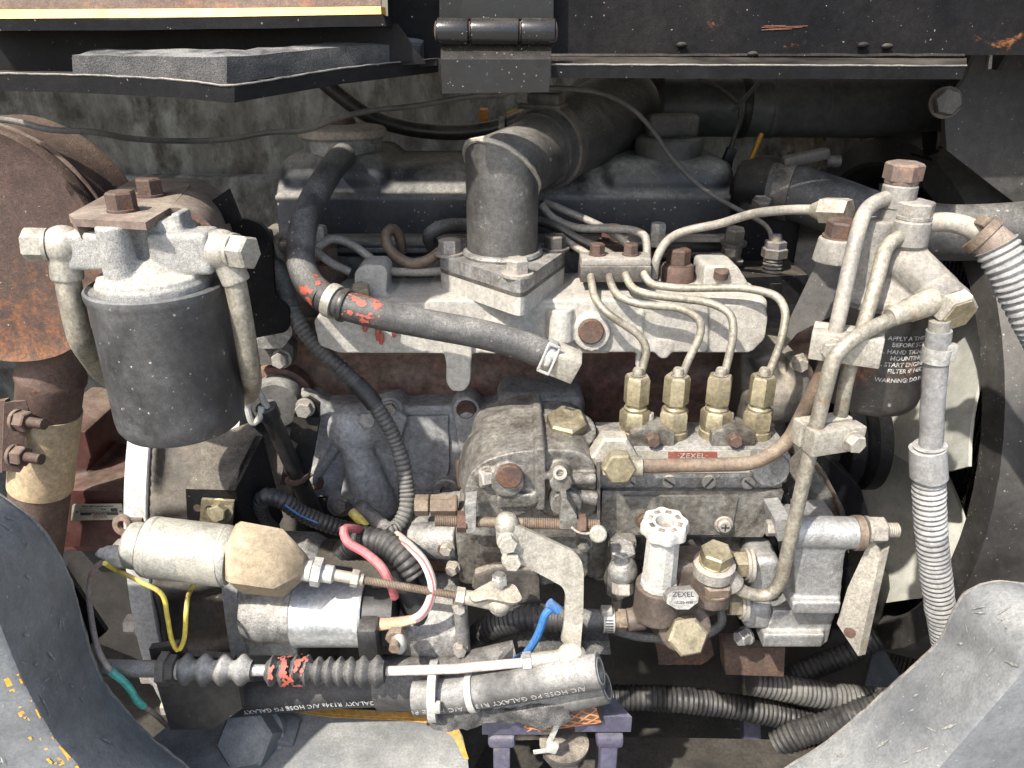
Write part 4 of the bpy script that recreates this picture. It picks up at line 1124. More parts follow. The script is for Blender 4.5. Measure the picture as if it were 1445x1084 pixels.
# ------------------------------------------------------------------ governor
gv = thing('governor', 'rounded cast governor housing beside the injection pump body', 'governor')
m = MB()
def slab2(pts, Yf, depth, bev, r=.006): plate_px(m, pts, Yf, depth, bev, r)
slab2([(656, 730), (654, 700), (662, 668), (684, 650), (716, 640), (762, 634), (762, 730)], -.152, .098, .024, .03)
slab2([(762, 634), (815, 636), (838, 650), (843, 672), (843, 730), (762, 730)], -.146, .085, .012, .010)
slab2([(754, 632), (770, 632), (770, 722), (754, 722)], -.155, .095, .006)
p_ = T(706, 668, -.112); m.sphere(V((p_.x, -.105, p_.z)), .034, 24, (1.0, 1.25, 1.15))
slab2([(654, 708), (845, 706), (846, 760), (654, 756)], -.142, .08, .006)
slab2([(642, 744), (830, 748), (830, 815), (760, 828), (648, 824)], -.128, .09, .010)
slab2([(828, 742), (858, 744), (858, 812), (828, 818)], -.118, .08, .008)
slab2([(700, 700), (758, 697), (758, 716), (700, 718)], -.157, .02, .003)
ZG = PY(760, 570, -.06).z
for px, py, r, h in ((716, 672, .0135, .004), (790, 668, .009, .008), (798, 704, .013, .003), (690, 672, .010, .0)):
    m.lathe(T(px, py, -.150), V((0, -1, 0)), [(-.02, r), (.006 + h, r * .9)], 20)
q = PZ(799, 606, ZG); m.lathe(q, V((.03, -.3, 1)), [(-.03, .026), (.001, .0235)], 26)
m.tube([T(778, 676, -.152), T(840, 676, -.150)], .005, 10); m.tube([T(790, 696, -.150), T(842, 704, -.15)], .006, 10)
m = remesh(m, .0011, 2)
part('housing', m, M_aludark, gv, 60)
m = MB(); plate_px(m, [(842.5, 652), (847, 652), (847, 745), (842.5, 745)], -.150, .07, .0004); part('gasket', m, M_boltdark, gv)
q = PZ(799, 604, ZG + .001)
m = MB().hexa(q, V((.03, -.3, 1)), .011, 50 * mpp(q), .16, phase=rad(12)); cp_ = part('filler_cap', m, M_zinc, gv)
bolt(gv, T(695, 672, -.152), V((-1, -.5, 0)), .012, .009, M_bolt)
m = MB().lathe(T(719, 672, -.1625), V((0, -1, .05)), [(-.002, .0095), (.001, .0095), (.0018, .0085), (.0018, 0)], 24); part('side_plug', m, M_boltrust, gv)
m = MB().lathe(T(790, 667, -.1635), V((0, -1, .3)), [(-.002, .005), (.002, .005), (.002, .0028), (-.001, .0026), (-.001, 0)], 16); part('socket_screw', m, M_bolt, gv)
m = MB().lathe(T(657, 668, -.10), V((-1, -.2, 0)), [(0, .012), (.006, .012), (.007, .010), (.007, 0)], 20); part('side_plug', m, M_boltrust, gv)
for px, py, mt in ((632, 772, M_bolt), (640, 800, M_bolt), (826, 766, M_bolt)):
    bolt(gv, T(px, py, -.128), V((-.3, -1, 0)), .009, .006, mt)
# throttle stop rod with nuts and posts
tr = thing('stop_screw_rod', 'rusty threaded stop rod across the governor with two lock nuts', 'threaded rod')
a, b = T(614, 735, -.172), T(846, 741, -.172); L = (b - a).length; dv = (b - a).normalized()
m = MB().thread(a, dv, L * .27, .0043, .0013); part('thread', m, M_piperust, tr)
m = MB().thread(a + dv * L * .53, dv, L * .47, .0043, .0013); part('thread', m, M_piperust, tr)
m = MB().lathe(a + dv * L * .25, dv, [(0, .0038), (L * .3, .0038)], 14); part('shank', m, M_piperust, tr)
for t, mt in ((.135, M_boltrust), (.855, M_boltrust)):
    m = MB().hexa(a + dv * L * t, dv, .0075, .0135, .1); part('lock_nut', m, mt, tr)
m = MB(); plate_px(m, [(656, 712), (672, 710), (671, 752), (658, 752)], -.178, .016, .002); part('post', m, M_alu, tr)
m = MB(); plate_px(m, [(792, 704), (800, 704), (814, 728), (814, 748), (790, 746)], -.176, .014, .002); part('post', m, M_aludark, tr)
m = MB().lathe(T(844, 752, -.182), V((-.1, -1, .2)), [(0, .0062), (.0035, .0062), (.0045, .005), (.0045, 0)], 18); part('lead_seal', m, M_steel, tr)
m = MB().tube(smooth_path(PL([(806, 744, -.18), (816, 751, -.182), (830, 753, -.182), (842, 746, -.182)]), 6), .0009, 6); part('seal_wire', m, M_bolt, tr)
# control lever
lv = thing('control_lever', 'pale zinc bent control lever hanging from the governor shaft', 'lever')
P0, N = T(760, 790, -.185), V((.10, -1, .18)).normalized()
m = MB()
plate_on(m, [(706, 748), (713, 741), (730, 742), (812, 780), (821, 792), (824, 808), (823, 868), (797, 866), (799, 842), (794, 828), (735, 796), (714, 794), (705, 776)], P0, N, .0045, .0008, .003)
part('plate', m, M_steel, lv)
m = MB(); q0, q1 = PP(797, 866, P0, N), PP(823, 868, P0, N)
rr = []
for t in range(7):
    k = t / 6; pa = PP(797 - 4 * k, 866 + 54 * k, P0, N) + V((0, .012 * k * k, 0)); pb = PP(823 - 6 * k, 868 + 54 * k, P0, N) + V((0, -.006 * k, 0))
    rr.append([pa, pb, pb + V((0, .0045, 0)), pa + V((0, .0045, 0))])
m.rings(rr); part('lower_arm', m, M_steel, lv)
for px, py in ((716, 764), (722, 789)): bolt(lv, PP(px, py, P0, N), N, .0115, .007, M_steel, washer=1.3, flange=True)
m = MB(); q = T(715, 746, -.176); m.lathe(q - Z * .012, Z, [(0, .0075), (.018, .0082), (.022, .0065), (.023, 0)], 22); m.sphere(q + Z * .004, .0088, 18); part('pivot_boss', m, M_steel, lv)
bj = PP(806, 920, P0, N)
# ball joint and throttle cable rod
tc = thing('throttle_cable', 'throttle cable with black bellows and pale ball joint along the bottom', 'cable')
m = MB(); m.sphere(bj + V((0, -.004, -.004)), .0105, 20, (1.2, 1, .8)); m.lathe(bj + V((0, -.004, -.003)), V((0, -.2, 1)), [(0, .012), (.006, .0105), (.009, .007), (.010, 0)], 22); part('ball_joint', m, M_steel, tc)
Yt = bj.y - .004
a, b = T(736, 934, Yt), T(800, 928, Yt); m = MB().tube([a, b], [.0055, .0065], 16); part('rod_end', m, M_steel, tc)
m = MB().hexa(T(738, 934, Yt), (T(750, 933, Yt) - T(738, 934, Yt)).normalized(), .007, .0125, .1); part('lock_nut', m, M_steelclean, tc)
m = MB().tube([T(545, 947, Yt - .002), T(640, 944, Yt - .002), T(740, 935, Yt)], .0036, 12); part('rod', m, M_w_white, tc)
def bellows(x0, x1, y0, y1, Yq, n, R, r_in, mat, name='bellows'):
    a, b = T(x0, y0, Yq), T(x1, y1, Yq); L = (b - a).length; prof = []
    for i in range(n):
        s0 = L * i / n; w = L / n
        prof += [(s0, r_in), (s0 + w * .12, r_in * 1.08), (s0 + w * .42, R), (s0 + w * .58, R), (s0 + w * .88, r_in * 1.08)]
    prof.append((L, r_in))
    m = MB().lathe(a, b - a, prof, 28); m.wobble(.0009, 55, x0)
    return part(name, m, mat, tc, 50)
Yb = Yt - .004
bellows(250, 355, 945, 946, Yb, 4, .0116, .007, M_rubberdusty)
bb = bellows(376, 442, 946, 947, Yb, 4, .0112, .007, M_rubber)
bellows(442, 503, 947, 948, Yb, 4, .0108, .0075, M_rubber)
bellows(503, 543, 948, 948, Yb, 2, .0116, .0078, M_rubber)
m = MB().tube([T(355, 946, Yb), T(378, 946, Yb)], .0042, 16); part('plunger', m, M_steelclean, tc)
m = MB().tube([T(236, 945, Yb), T(262, 945, Yb)], .0072, 20); part('sleeve', m, M_steel, tc)
for x in (227, 238):
    m = MB().hexa(T(x, 944, Yb), X, .0065, .022 if x < 230 else .018, .08); part('bulkhead_nut', m, M_bell, tc)
m = MB().tube([T(150, 943, Yb), T(228, 944, Yb)], .0062, 16); part('conduit_end', m, M_bolt, tc)
pth = [T(376 + i * 3.3, 946, Yb) for i in range(21)]
part('red_paint', paint_patch(pth, .0111, .12, .95, (0, -.8, .6), .12, 5.1, off=.0006), M_redpaint, bb)
cs = thing('cable_stay', 'grimy steel stay plate carrying the throttle cable end', 'bracket')
m = MB(); plate_px(m, [(210, 916), (250, 910), (262, 925), (330, 930), (342, 1000), (300, 1030), (240, 1030), (222, 970)], Yb + .012, .006, .001); part('plate', m, M_bell, cs)

# ------------------------------------------------------------------ fuel feed pump with priming knob
fp = thing('feed_pump', 'dark brown fuel feed pump with off white priming knob', 'feed pump')
YP = -.165
m = MB()
ax0 = T(952, 850, YP); rr_ = 52 * mpp(ax0)
m.lathe(ax0 + V((.003, .02, -.024)), Z, [(0, rr_ * .9), (.004, rr_), (.030, rr_ * 1.02), (.040, rr_ * .8)], 32)
m.box(ax0 + V((.012, .012, .022)), (.05, .03, .03), bevel=.006)
m.lathe(T(928, 838, YP), Z, [(-.02, .018), (.01, .0175)], 24)
m.lathe(T(1005, 815, YP), Z, [(-.02, .016), (.004, .015)], 24)
m.lathe(T(964, 882, YP - .005), V((.05, -1, .35)), [(-.03, .024), (.006, .0205)], 28)
m.tube([T(885, 875, YP), T(910, 872, YP)], .009, 16)
m = remesh(m, .0013, 3); part('body', m, M_pumpbrown, fp, 60)
axk = (T(937, 752, YP - .006) - T(928, 838, YP)).normalized()
k0 = T(928, 838, YP); Lk = (T(937, 752, YP - .006) - k0).length
s = mpp(k0)
m = MB().lathe(k0, axk, [(0, 26 * s), (Lk * .25, 25.5 * s), (Lk * .27, 24 * s), (Lk * .92, 22.5 * s), (Lk, 22 * s)], 12); part('knob_barrel', m, M_knob, fp, 15)
# scalloped head with a ring of windows
kc = k0 + axk * (Lk - .001)
U, W_, N = basis(axk)
m = MB(); R = 31 * s; n = 64
def sc_r(a, R_): return R_ * (1 + .055 * math.cos(a * 8))
rings = []
for hh, f_ in ((0, .84), (.003, 1.0), (.009, 1.0), (.0118, .93), (.0120, .88)):
    rings.append([kc + N * hh + (U * math.cos(2 * math.pi * j / n) + W_ * math.sin(2 * math.pi * j / n)) * sc_r(2 * math.pi * j / n, R * f_) for j in range(n)])
rings.append([kc + N * .012 + (U * math.cos(2 * math.pi * j / n) + W_ * math.sin(2 * math.pi * j / n)) * R * .42 for j in range(n)])
rings.append([kc + N * .004 + (U * math.cos(2 * math.pi * j / n) + W_ * math.sin(2 * math.pi * j / n)) * R * .36 for j in range(n)])
m.rings(rings); kn = part('priming_knob', m, M_knob, fp)
m = MB().lathe(kc + N * .0042, N, [(0, R * .36), (.0004, R * .355), (.0004, 0)], 24); part('knob_bore', m, M_boltdark, kn)
for k in range(8):
    a = 2 * math.pi * (k + .5) / 8; dv = U * math.cos(a) + W_ * math.sin(a); tv = N.cross(dv)
    m = MB().box(kc + N * .01205 + dv * R * .64, (R * .19, R * .27, .0008), Matrix((dv, tv, N)).transposed(), bevel=.0003); part('knob_window', m, M_boltdark, kn)
# front hex plug, nameplate
q = T(966, 893, YP - .012)
m = MB().hexa(q, V((.05, -1, .45)), .012, 50 * mpp(q), .14, phase=rad(8)); part('front_plug', m, M_zinc, fp)
q = T(964, 846, YP - .0255); NP = V((.03, -1, .45)).normalized()
oct_ = [(941, 843), (947, 834), (979, 832), (986, 841), (985, 850), (972, 860), (955, 860), (941, 852)]
m = MB(); plate_on(m, oct_, q, NP, .012, .0004); np_ = part('name_plate', m, M_alu, fp)
u1 = X; v1 = NP.cross(X).normalized(); v1 = v1 if v1.z > 0 else -v1
q2 = PP(964, 842, q, NP) + NP * .0002
m = MB(); text_on(m, 'ZEXEL', 9.5 * s, lambda v: q2 + u1 * v.x + v1 * v.y + NP * v.z, 'CENTER', .0001, 1.1); text_on(m, '105220-4950', 5.0 * s, lambda v: q2 - v1 * 9.5 * s + u1 * v.x + v1 * v.y + NP * v.z, 'CENTER', .0001); part('lettering', m, M_inkdark, np_)
for px in (945, 982):
    m = MB().lathe(PP(px, 846, q, NP), NP, [(-.001, .0018), (.0006, .0018), (.0009, .001), (.0009, 0)], 10); part('plate_rivet', m, M_bolt, np_)
# outlet banjo
q = T(1007, 800, YP - .002)
m = MB().lathe(q - Z * .006, V((0, -.12, 1)), [(0, .0135), (.001, .0155), (.0105, .0155), (.0115, .0135)], 26); part('outlet_eye', m, M_bolt, fp)
bolt(fp, q + V((0, -.001, .0055)), V((0, -.2, 1)), .0205, .011, M_zinc, washer=1.15, name='banjo_bolt')
bolt(fp, T(1006, 828, YP - .002), V((0, -.15, 1)), .026, .009, M_piperust, washer=1.1)
m = MB().tube([T(974, 765, YP + .03), T(1000, 798, YP + .005)], .0028, 10); part('thin_pipe', m, M_boltdark, fp)
# pump mounting studs and lugs
pm = thing('pump_mount', 'bright cast mounting lugs with brass nuts right of the feed pump', 'mount')
for px, py, w in ((1068, 792, 62), (1060, 847, 44)):
    q = T(px, py, -.125); m = MB().box(q, (.022, .045, w * mpp(q)), bevel=.006, seg=3); part('lug', m, M_alubright, pm)
    n0 = T(px - 14, py + 4, -.148)
    m = MB(); m.lathe(n0 + X * .003, -X, [(0, .0145), (.0025, .0145), (.003, .0135)], 24); m.lathe(n0, -X, [(0, .0125), (.002, .0125)], 24); part('washer', m, M_bolt, pm)
    bolt(pm, n0 - X * .0015, -X, .0185, .010, M_zinc, washer=0, name='nut')
    m = MB().thread(n0 - X * .011, -X, .006, .0055, .0014); part('stud_end', m, M_bolt, pm)
m = MB(); plate_px(m, [(940, 762), (1085, 762), (1080, 800), (1040, 860), (1000, 870), (940, 800)], -.112, .05, .006); part('web', m, M_aludark, pm)
# oil fitting left of the feed pump
of = thing('drain_fitting', 'grey post with a domed brass fitting left of the priming knob', 'fitting')
m = MB(); plate_px(m, [(862, 764), (898, 764), (896, 800), (894, 838), (868, 850), (856, 838)], -.140, .04, .004); part('post', m, M_aludark, of)
q = T(879, 800, -.152); m = MB(); m.hexa(q + V((0, .008, .008)), V((0, -.35, 1)), .006, .018); m.sphere(q + V((0, 0, -.003)), .0115, 18, (1, 1, 1.1)); part('dome', m, M_alu, of)
m = MB().hexa(q + V((0, -.004, -.012)), V((0, -.5, -1)), .009, .0145, .12); part('drain_nut', m, M_bolt, of)
part('drain_pipe', MB().tube(bend_path(PL([(872, 836, -.13), (868, 870, -.125), (860, 885, -.12)]), .01), .0045, 10), M_bolt, of)

# ------------------------------------------------------------------ injector pipes
PIPES = [
 [(833, 384, -.040), (834, 395, -.056), (839, 422, -.078), (856, 442, -.090), (902, 472, -.094), (914, 492, -.097), (903, 552, -.103)],
 [(859, 384, -.040), (860, 394, -.056), (869, 417, -.074), (900, 430, -.085), (962, 434, -.088), (990, 452, -.094), (988, 476, -.097), (969, 512, -.100), (960, 556, -.103)],
 [(882, 382, -.040), (883, 391, -.055), (893, 409, -.068), (920, 417, -.076), (1000, 426, -.080), (1032, 441, -.090), (1036, 470, -.095), (1025, 519, -.100), (1017, 556, -.103)],
 [(908, 380, -.040), (909, 389, -.053), (919, 402, -.060), (955, 407, -.066), (1054, 406, -.072), (1098, 417, -.082), (1110, 440, -.092), (1103, 482, -.098), (1079, 552, -.103)],
]
LB = ['shortest pale injector pipe bending down to the first pump outlet', 'pale injector pipe running to the second pump outlet from the governor', 'pale injector pipe running to the third pump outlet from the governor', 'longest pale injector pipe arching to the last pump outlet']
for i, pp in enumerate(PIPES):
    q = PL(pp)
    base = T((893.5, 948, 1006, 1065)[i], 621, -.103)
    q[-1] = V((base.x, base.y, q[-1].z)); q.append(V((base.x, base.y, zt + .040)))
    t = thing('injector_pipe', LB[i], 'pipe', 'injector pipes over the pump')
    pts, _ = resample(bend_path(q, .02, 7), .003)
    part('tube', MB().tube(pts, .0031, 14), M_pipe, t)
    m = MB().lathe(V((base.x, base.y, zt + .049)), Z, [(0, .0044), (.006, .0043), (.008, .0034)], 16); part('ferrule', m, M_pipe, t)
pc = thing('pipe_clamp_block', 'dark two bolt clamp block holding the injector pipes on the manifold', 'clamp')
q0, q1 = T(819, 391, -.05), T(919, 384, -.05)
m = MB().box((q0 + q1) / 2 + V((0, .012, .0)), ((q1 - q0).length, .024, .013), bevel=.001); part('lower_plate', m, M_boltdark, pc)
m = MB().box((q0 + q1) / 2 + V((0, .012, .0095)), ((q1 - q0).length * .98, .022, .006), bevel=.001); part('upper_plate', m, M_bolt, pc)
for px in (843, 890): bolt(pc, V((T(px, 375, -.042).x, -.037, (q0.z + q1.z) / 2 + .0125)), Z, .0105, .008, M_boltrust, washer=1.3)
BACK = [
 ('black fuel pipe looping behind the elbow to the clamp block', [(765, 290, .03), (780, 307, .02), (812, 321, .01), (850, 323, .005), (892, 325, .0), (910, 334, -.01), (913, 360, -.02), (913, 378, -.03)], M_pipedark, .0034),
 ('upper dark fuel pipe crossing behind the elbow foot', [(770, 286, .045), (785, 292, .035), (846, 319, .02), (876, 336, .005), (894, 360, -.015), (897, 378, -.03)], M_pipedark, .0034),
 ('black rubber fuel line running down to the clamp block', [(760, 312, .02), (782, 319, .01), (815, 338, .0), (846, 352, -.01), (880, 372, -.03)], M_cableblack, .0042),
 ('short tan fuel pipe beside the elbow base bolt', [(790, 333, .0), (800, 341, -.005), (838, 364, -.025)], M_pipe, .0032),
 ('grey return pipe rising from the clamp block towards the right filter', [(922, 392, -.03), (926, 368, -.03), (940, 342, -.02), (964, 327, -.01), (1015, 316, -.02), (1062, 302, -.04), (1120, 296, -.07), (1168, 297, -.09)], M_pipedark, .0036),
 ('grey pipe winding under the breather hose', [(396, 365, .0), (388, 345, .0), (396, 333, .0), (420, 338, -.01), (440, 350, -.02), (466, 370, -.03), (494, 384, -.03)], M_pipedark, .0034),
 ('grey pipe arching behind the manifold ear', [(432, 372, -.02), (440, 358, -.02), (454, 345, -.015), (470, 337, -.01), (494, 344, -.01), (520, 362, -.015), (545, 381, -.02), (580, 384, -.02), (640, 382, -.02)], M_pipedark, .0036),
 ('rust coloured pipe curling up beside the elbow', [(568, 356, .01), (562, 330, .005), (552, 323, .0), (545, 331, -.005), (548, 348, -.01), (560, 362, -.015), (582, 372, -.02), (606, 366, -.02), (625, 352, -.015)], M_piperust, .0045),
 ('black hose ring left of the elbow', [(612, 350, .02), (606, 332, .01), (625, 320, .01), (660, 318, .02), (700, 322, .02)], M_rubber, .006),
]
for lb, pts_, mt, r in BACK:
    t = thing('fuel_line', lb, 'pipe')
    q, _ = resample(smooth_path(PL(pts_), 8), .003); part('tube', MB().tube(q, r, 12), mt, t)
    if 'return' in lb:
        e = q[-1]; dv = (q[-1] - q[-4]).normalized()
        m = MB().hexa(e - dv * .004, dv, .020, .0165, .2); m.lathe(e - dv * .012, dv, [(0, .0045), (.008, .008)], 16); part('union', m, M_pipe, t)
# head bolts, sensor, sockets on the head
hb = thing('head_bolts_rail', 'black rail with dark bolts on the cylinder head beside the sensor', 'rail')
m = MB(); q0, q1 = T(930, 352, .03), T(1045, 352, .03); m.box((q0 + q1) / 2, ((q1 - q0).length, .016, .010), bevel=.002); part('rail', m, M_black, hb)
m = MB(); q0, q1 = T(925, 362, .02), T(1040, 362, .02); m.tube([q0, q1], .004, 10); part('rail_pipe', m, M_black, hb)
for px, py in ((1035, 344), (1030, 369)): bolt(hb, T(px, py, .015), V((0, -.1, 1)), .015, .012, M_boltdark, washer=1.5)
bolt(hb, T(927, 345, .02), V((0, 0, 1)), .012, .016, M_steel, washer=1.5)
bolt(hb, T(452, 345, .02), Z, .012, .014, M_steel, washer=1.5)
SOCK = [('rusty hex plug standing on the head right of the clamp block', 955, 392, -.012, .017, .026), ('rusty hex plug standing behind the breather hose', 466, 385, .0, .015, .02), ('small rusty plug behind the black fuel pipes', 862, 345, .04, .016, .006)]
for lb, px, py, Yq, af, hh in SOCK:
    t = thing('hex_plug', lb, 'plug')
    q = T(px, py, Yq)
    m = MB().lathe(q - Z * .012, Z, [(0, .0135), (.012 + hh * .35, .0135), (.013 + hh * .4, .0125)], 24); part('collar', m, M_rustdark, t)
    bolt(t, q + Z * hh * .38, Z, af, .013, M_boltrust, washer=1.4)
sn = thing('temperature_sensor', 'dark threaded temperature sender with a blue plated hex', 'sensor')
q = T(1088, 390, .0)
m = MB().lathe(q - Z * .012, Z, [(0, .016), (.01, .016), (.011, .011)] , 24); part('base', m, M_black, sn)
m = MB().thread(q, Z, .018, .0085, .003); part('thread', m, M_boltdark, sn)
m = MB().hexa(q + Z * .017, Z, .008, .019); part('hex', m, M_boltdark, sn)
m = MB().hexa(q + Z * .025, Z, .006, .016); m.lathe(q + Z * .03, Z, [(0, .005), (.006, .0042), (.0065, 0)], 14); part('terminal', m, M_purple, sn)
m = MB(); plate_px(m, [(1052, 392), (1140, 388), (1142, 430), (1050, 430)], -.015, .05, .004); part('boss', m, M_black, sn)
# ------------------------------------------------------------------ right hand fuel filter
YR = -.115
rf = thing('printed_filter', 'black printed spin on filter with rusty lower edge under a dusty cast head', 'filter')
a, b = T(1240, 424, YR), T(1236, 565, YR); cx = (a.x + b.x) / 2
r = 68 * mpp(a); zt_, zb_ = a.z, b.z
m = MB().lathe(V((cx, YR, zb_)), Z, [(0, r * .7), (.001, r * .88), (.005, r * .97), (.010, r), (zt_ - zb_ - .012, r), (zt_ - zb_ - .010, r * 1.03), (zt_ - zb_, r * 1.04), (zt_ - zb_ + .002, r * .98), (zt_ - zb_ + .002, 0)], 64)
M_can2 = mk('rust_edged_black_canister', (.016, .015, .015), .36, 0, var=.25, dust=.4, floor=.10, speck=.08, rust=.30, rustcol=((.09, .03, .015), (.28, .10, .04)), rustscale=30, bump=.15, scale=50)
part('canister', m, M_can2, rf)
m = MB()
lines = [('FITTING', 0, 470, 9.5), ('1. APPLY A THIN FILM OF OIL', -4, 487, 8.2), ('BEFORE SCREWING', 9, 496, 8.2), ('2. HAND TIGHTEN 2/3', -6, 506, 8.2), ('MOUNTING PAD', 6, 515, 8.2), ('3. START ENGINE AND', -10, 524, 8.2), ('FILTER IF NECESSARY', 2, 533, 8.2), ('WARNING: DO NOT', -14, 546, 8.2)]
for tx, dx, py, sz in lines:
    q = T(1250 + dx, py - 6, YR - r); s = mpp(q)
    a0 = math.asin(max(-.95, min(.95, (q.x - cx) / r)))
    def wrap(v, a0=a0, q=q):
        an = a0 + v.x / r; rr = r + .0003 + v.z
        return V((cx + math.sin(an) * rr, YR - math.cos(an) * rr, q.z + v.y))
    text_on(m, tx, sz * s * 1.1, wrap, 'LEFT', .0001)
part('printed_text', m, M_print, rf)
m = MB()
m.lathe(V((cx, YR, zt_)), Z, [(0, r * .93), (.004, r * .92), (.008, r * .84), (.016, r * .6), (.026, r * .45)], 40)
for px, py, rr_ in ((1237, 330, .0112), (1280, 350, .0118)):
    q = T(px, py, YR - (.0 if px < 1250 else .008)); m.lathe(V((q.x, q.y, zt_ + .004)), Z, [(0, rr_ * 1.2), (q.z - zt_ + .006, rr_)], 24)
q = T(1183, 345, YR + .005); m.lathe(V((q.x, q.y, q.z - .012)), Z, [(0, .016), (.017, .0135)], 20)
m.tube([V((q.x, q.y, q.z - .006)), V((cx - .008, YR, zt_ + .024))], .009, 14)
qa, qb = T(1280, 372, YR - .01), T(1330, 418, YR - .03)
m.tube([T(1258, 375, YR), qa, qb], [.018, .0155, .0138], 22)
for k in range(5):
    an = rad(200 + k * 35); m.box(V((cx + math.cos(an) * r * .8, YR + math.sin(an) * r * .8, zt_ + .004)), (.010, .012, .006), Matrix.Rotation(an, 3, 'Z'), bevel=.001)
m = remesh(m, .0012, 3)
M_head2 = mk('dust_coated_head_casting', (.22, .21, .19), .62, .25, var=.25, dust=.5, floor=.22, bump=.8, scale=80, fine=1300, dustcol=(.37, .335, .275), grime=.55, runs=.3)
part('head', m, M_head2, rf, 60)
bolt(rf, q + Z * .0045, V((0, -.1, 1)), .018, .011, M_boltrust, washer=1.3)
# banjo unions
def eye(cpt, r_, h_):
    m = MB().lathe(cpt - Z * h_ / 2, Z, [(0, r_ * .85), (h_ * .12, r_), (h_ * .88, r_), (h_, r_ * .85)], 26)
    return m
eA = T(1268, 277, YR + .0); eB = T(1284, 328, YR - .010)
part('banjo_eye', eye(eA, .0112, .018), M_head2, rf); part('banjo_eye', eye(eB, .0125, .020), M_head2, rf)
bolt(rf, eA + Z * .0095, V((0, -.05, 1)), .0215, .011, M_bracket, washer=1.0, name='banjo_bolt'); bolt(rf, eB + Z * .0105, V((0, -.05, 1)), .0215, .009, M_bolt, washer=1.1, name='banjo_bolt')
m = MB().tube([eA - Z * .008, V((eA.x, eA.y, eB.z - .02))], .011, 20); part('banjo_post', m, M_head2, rf)
# angled outlet union with big hex
ax = (T(1352, 442, YR - .050) - T(1310, 405, YR - .022)).normalized()
u0 = T(1310, 405, YR - .022)
m = MB().lathe(u0, ax, [(-.004, .0135), (.012, .014), (.013, .0148), (.022, .0148), (.0235, .0135)], 28); part('outlet_union', m, M_head2, rf)
hx = u0 + ax * .023
m = MB().hexa(hx, ax, .009, .0245, .15, phase=rad(15)); hxo = part('union_bolt', m, M_steel, rf)
m = MB().lathe(hx + ax * .0099, ax, [(-.0008, .0116), (.0003, .0114), (.0003, 0)], 6, phase=rad(15)); part('bolt_face', m, M_zinc, hxo)
# pipes of that filter
def pipe(name, lb, pts_, r, mat, rb=.02, cat='pipe', ferr=None):
    t = thing(name, lb, cat)
    q, _ = resample(bend_path(PL(pts_), rb, 8), .003); part('tube', MB().tube(q, r, 16), mat, t)
    return t, q
pA, qA = pipe('fuel_pipe', 'dusty pipe from the rusty topped union down to the upper clamp', [(1262, 276, YR), (1222, 290, YR - .012), (1208, 335, YR - .030), (1180, 465, YR - .047), (1172, 500, YR - .044)], .0050, M_pipedark, .024)
pD, qD = pipe('leak_off_pipe', 'brown stained pipe rising from the pump name strip to the upper clamp', [(1174, 492, YR - .040), (1160, 530, YR - .038), (1112, 626, -.142), (1066, 655, -.147), (900, 658, -.147), (880, 658, -.147)], .0053, M_piperust, .03)
pB, qB = pipe('fuel_pipe', 'dusty pipe from the lower union through both clamp blocks', [(1278, 330, YR - .012), (1250, 345, YR - .022), (1234, 410, YR - .038), (1217, 465, YR - .046), (1195, 530, YR - .048), (1183, 605, YR - .046)], .0048, M_pipe, .022)
pC, qC = pipe('fuel_pipe', 'pale pipe from the big hex union down to the feed pump', [(1322, 424, YR - .040), (1298, 432, YR - .045), (1215, 470, YR - .060), (1177, 500, YR - .066), (1152, 600, YR - .064), (1122, 730, YR - .058), (1102, 822, YR - .056), (1085, 842, YR - .054), (1050, 838, YR - .053), (1018, 806, YR - .052)], .0050, M_pipe, .024)
m = MB().lathe(T(1318, 425, YR - .041), (T(1260, 446, YR - .052) - T(1318, 425, YR - .041)).normalized(), [(0, .0088), (.020, .0082), (.022, .0072), (.034, .0068), (.036, .0054)], 22); part('pipe_socket', m, M_pipe, pC)
m = MB().lathe(T(1022, 812, YR - .052), (T(1050, 838, YR - .053) - T(1022, 812, YR - .052)).normalized(), [(0, .009), (.012, .0085), (.014, .007)], 20); part('pipe_socket', m, M_bolt, pC)
# banjo at the pump end of pipe A
q = T(872, 658, -.150)
m = MB().tube([T(876, 658, -.147), T(905, 658, -.147)], .0078, 18); part('pipe_socket', m, M_pipe, pD)
m = MB().hexa(q + V((-.002, .022, .002)), V((0, -1, .12)), .018, .030, .12); part('banjo_eye', m, M_steel, pD)
m = MB().hexa(q + V((0, .003, 0)), V((.05, -1, .12)), .011, .0215, .15); part('banjo_bolt', m, M_zinc, pD)
# clamp blocks: two steel jaws each, bolted across the pipes
def clampblock(lb, c_, size, rz, rx, bx):
    t = thing('pipe_clamp', lb, 'clamp')
    R_m = Matrix.Rotation(rad(rz), 3, 'Z') @ Matrix.Rotation(rad(rx), 3, 'X')
    w, d_, h_ = size
    for sg, nm in ((-1, 'front_jaw'), (1, 'rear_jaw')):
        m = MB().box(c_ + R_m @ V((0, sg * (d_ * .25 + .0006), 0)), (w, d_ * .5 - .0012, h_), R_m, bevel=.0012); part(nm, m, M_steel, t)
    bolt(t, c_ + R_m @ V((bx, -d_ * .5 - .0002, 0)), R_m @ V((0, -1, 0)), .0115, .0065, M_steel, washer=1.3)
    return t
clampblock('upper pale two jaw clamp on the filter pipes', T(1194, 486, -.160), (.044, .024, .020), -24, 0, -.008)
clampblock('lower pale two jaw clamp on the filter pipes', T(1168, 612, -.172), (.040, .026, .018), 16, 0, .009)
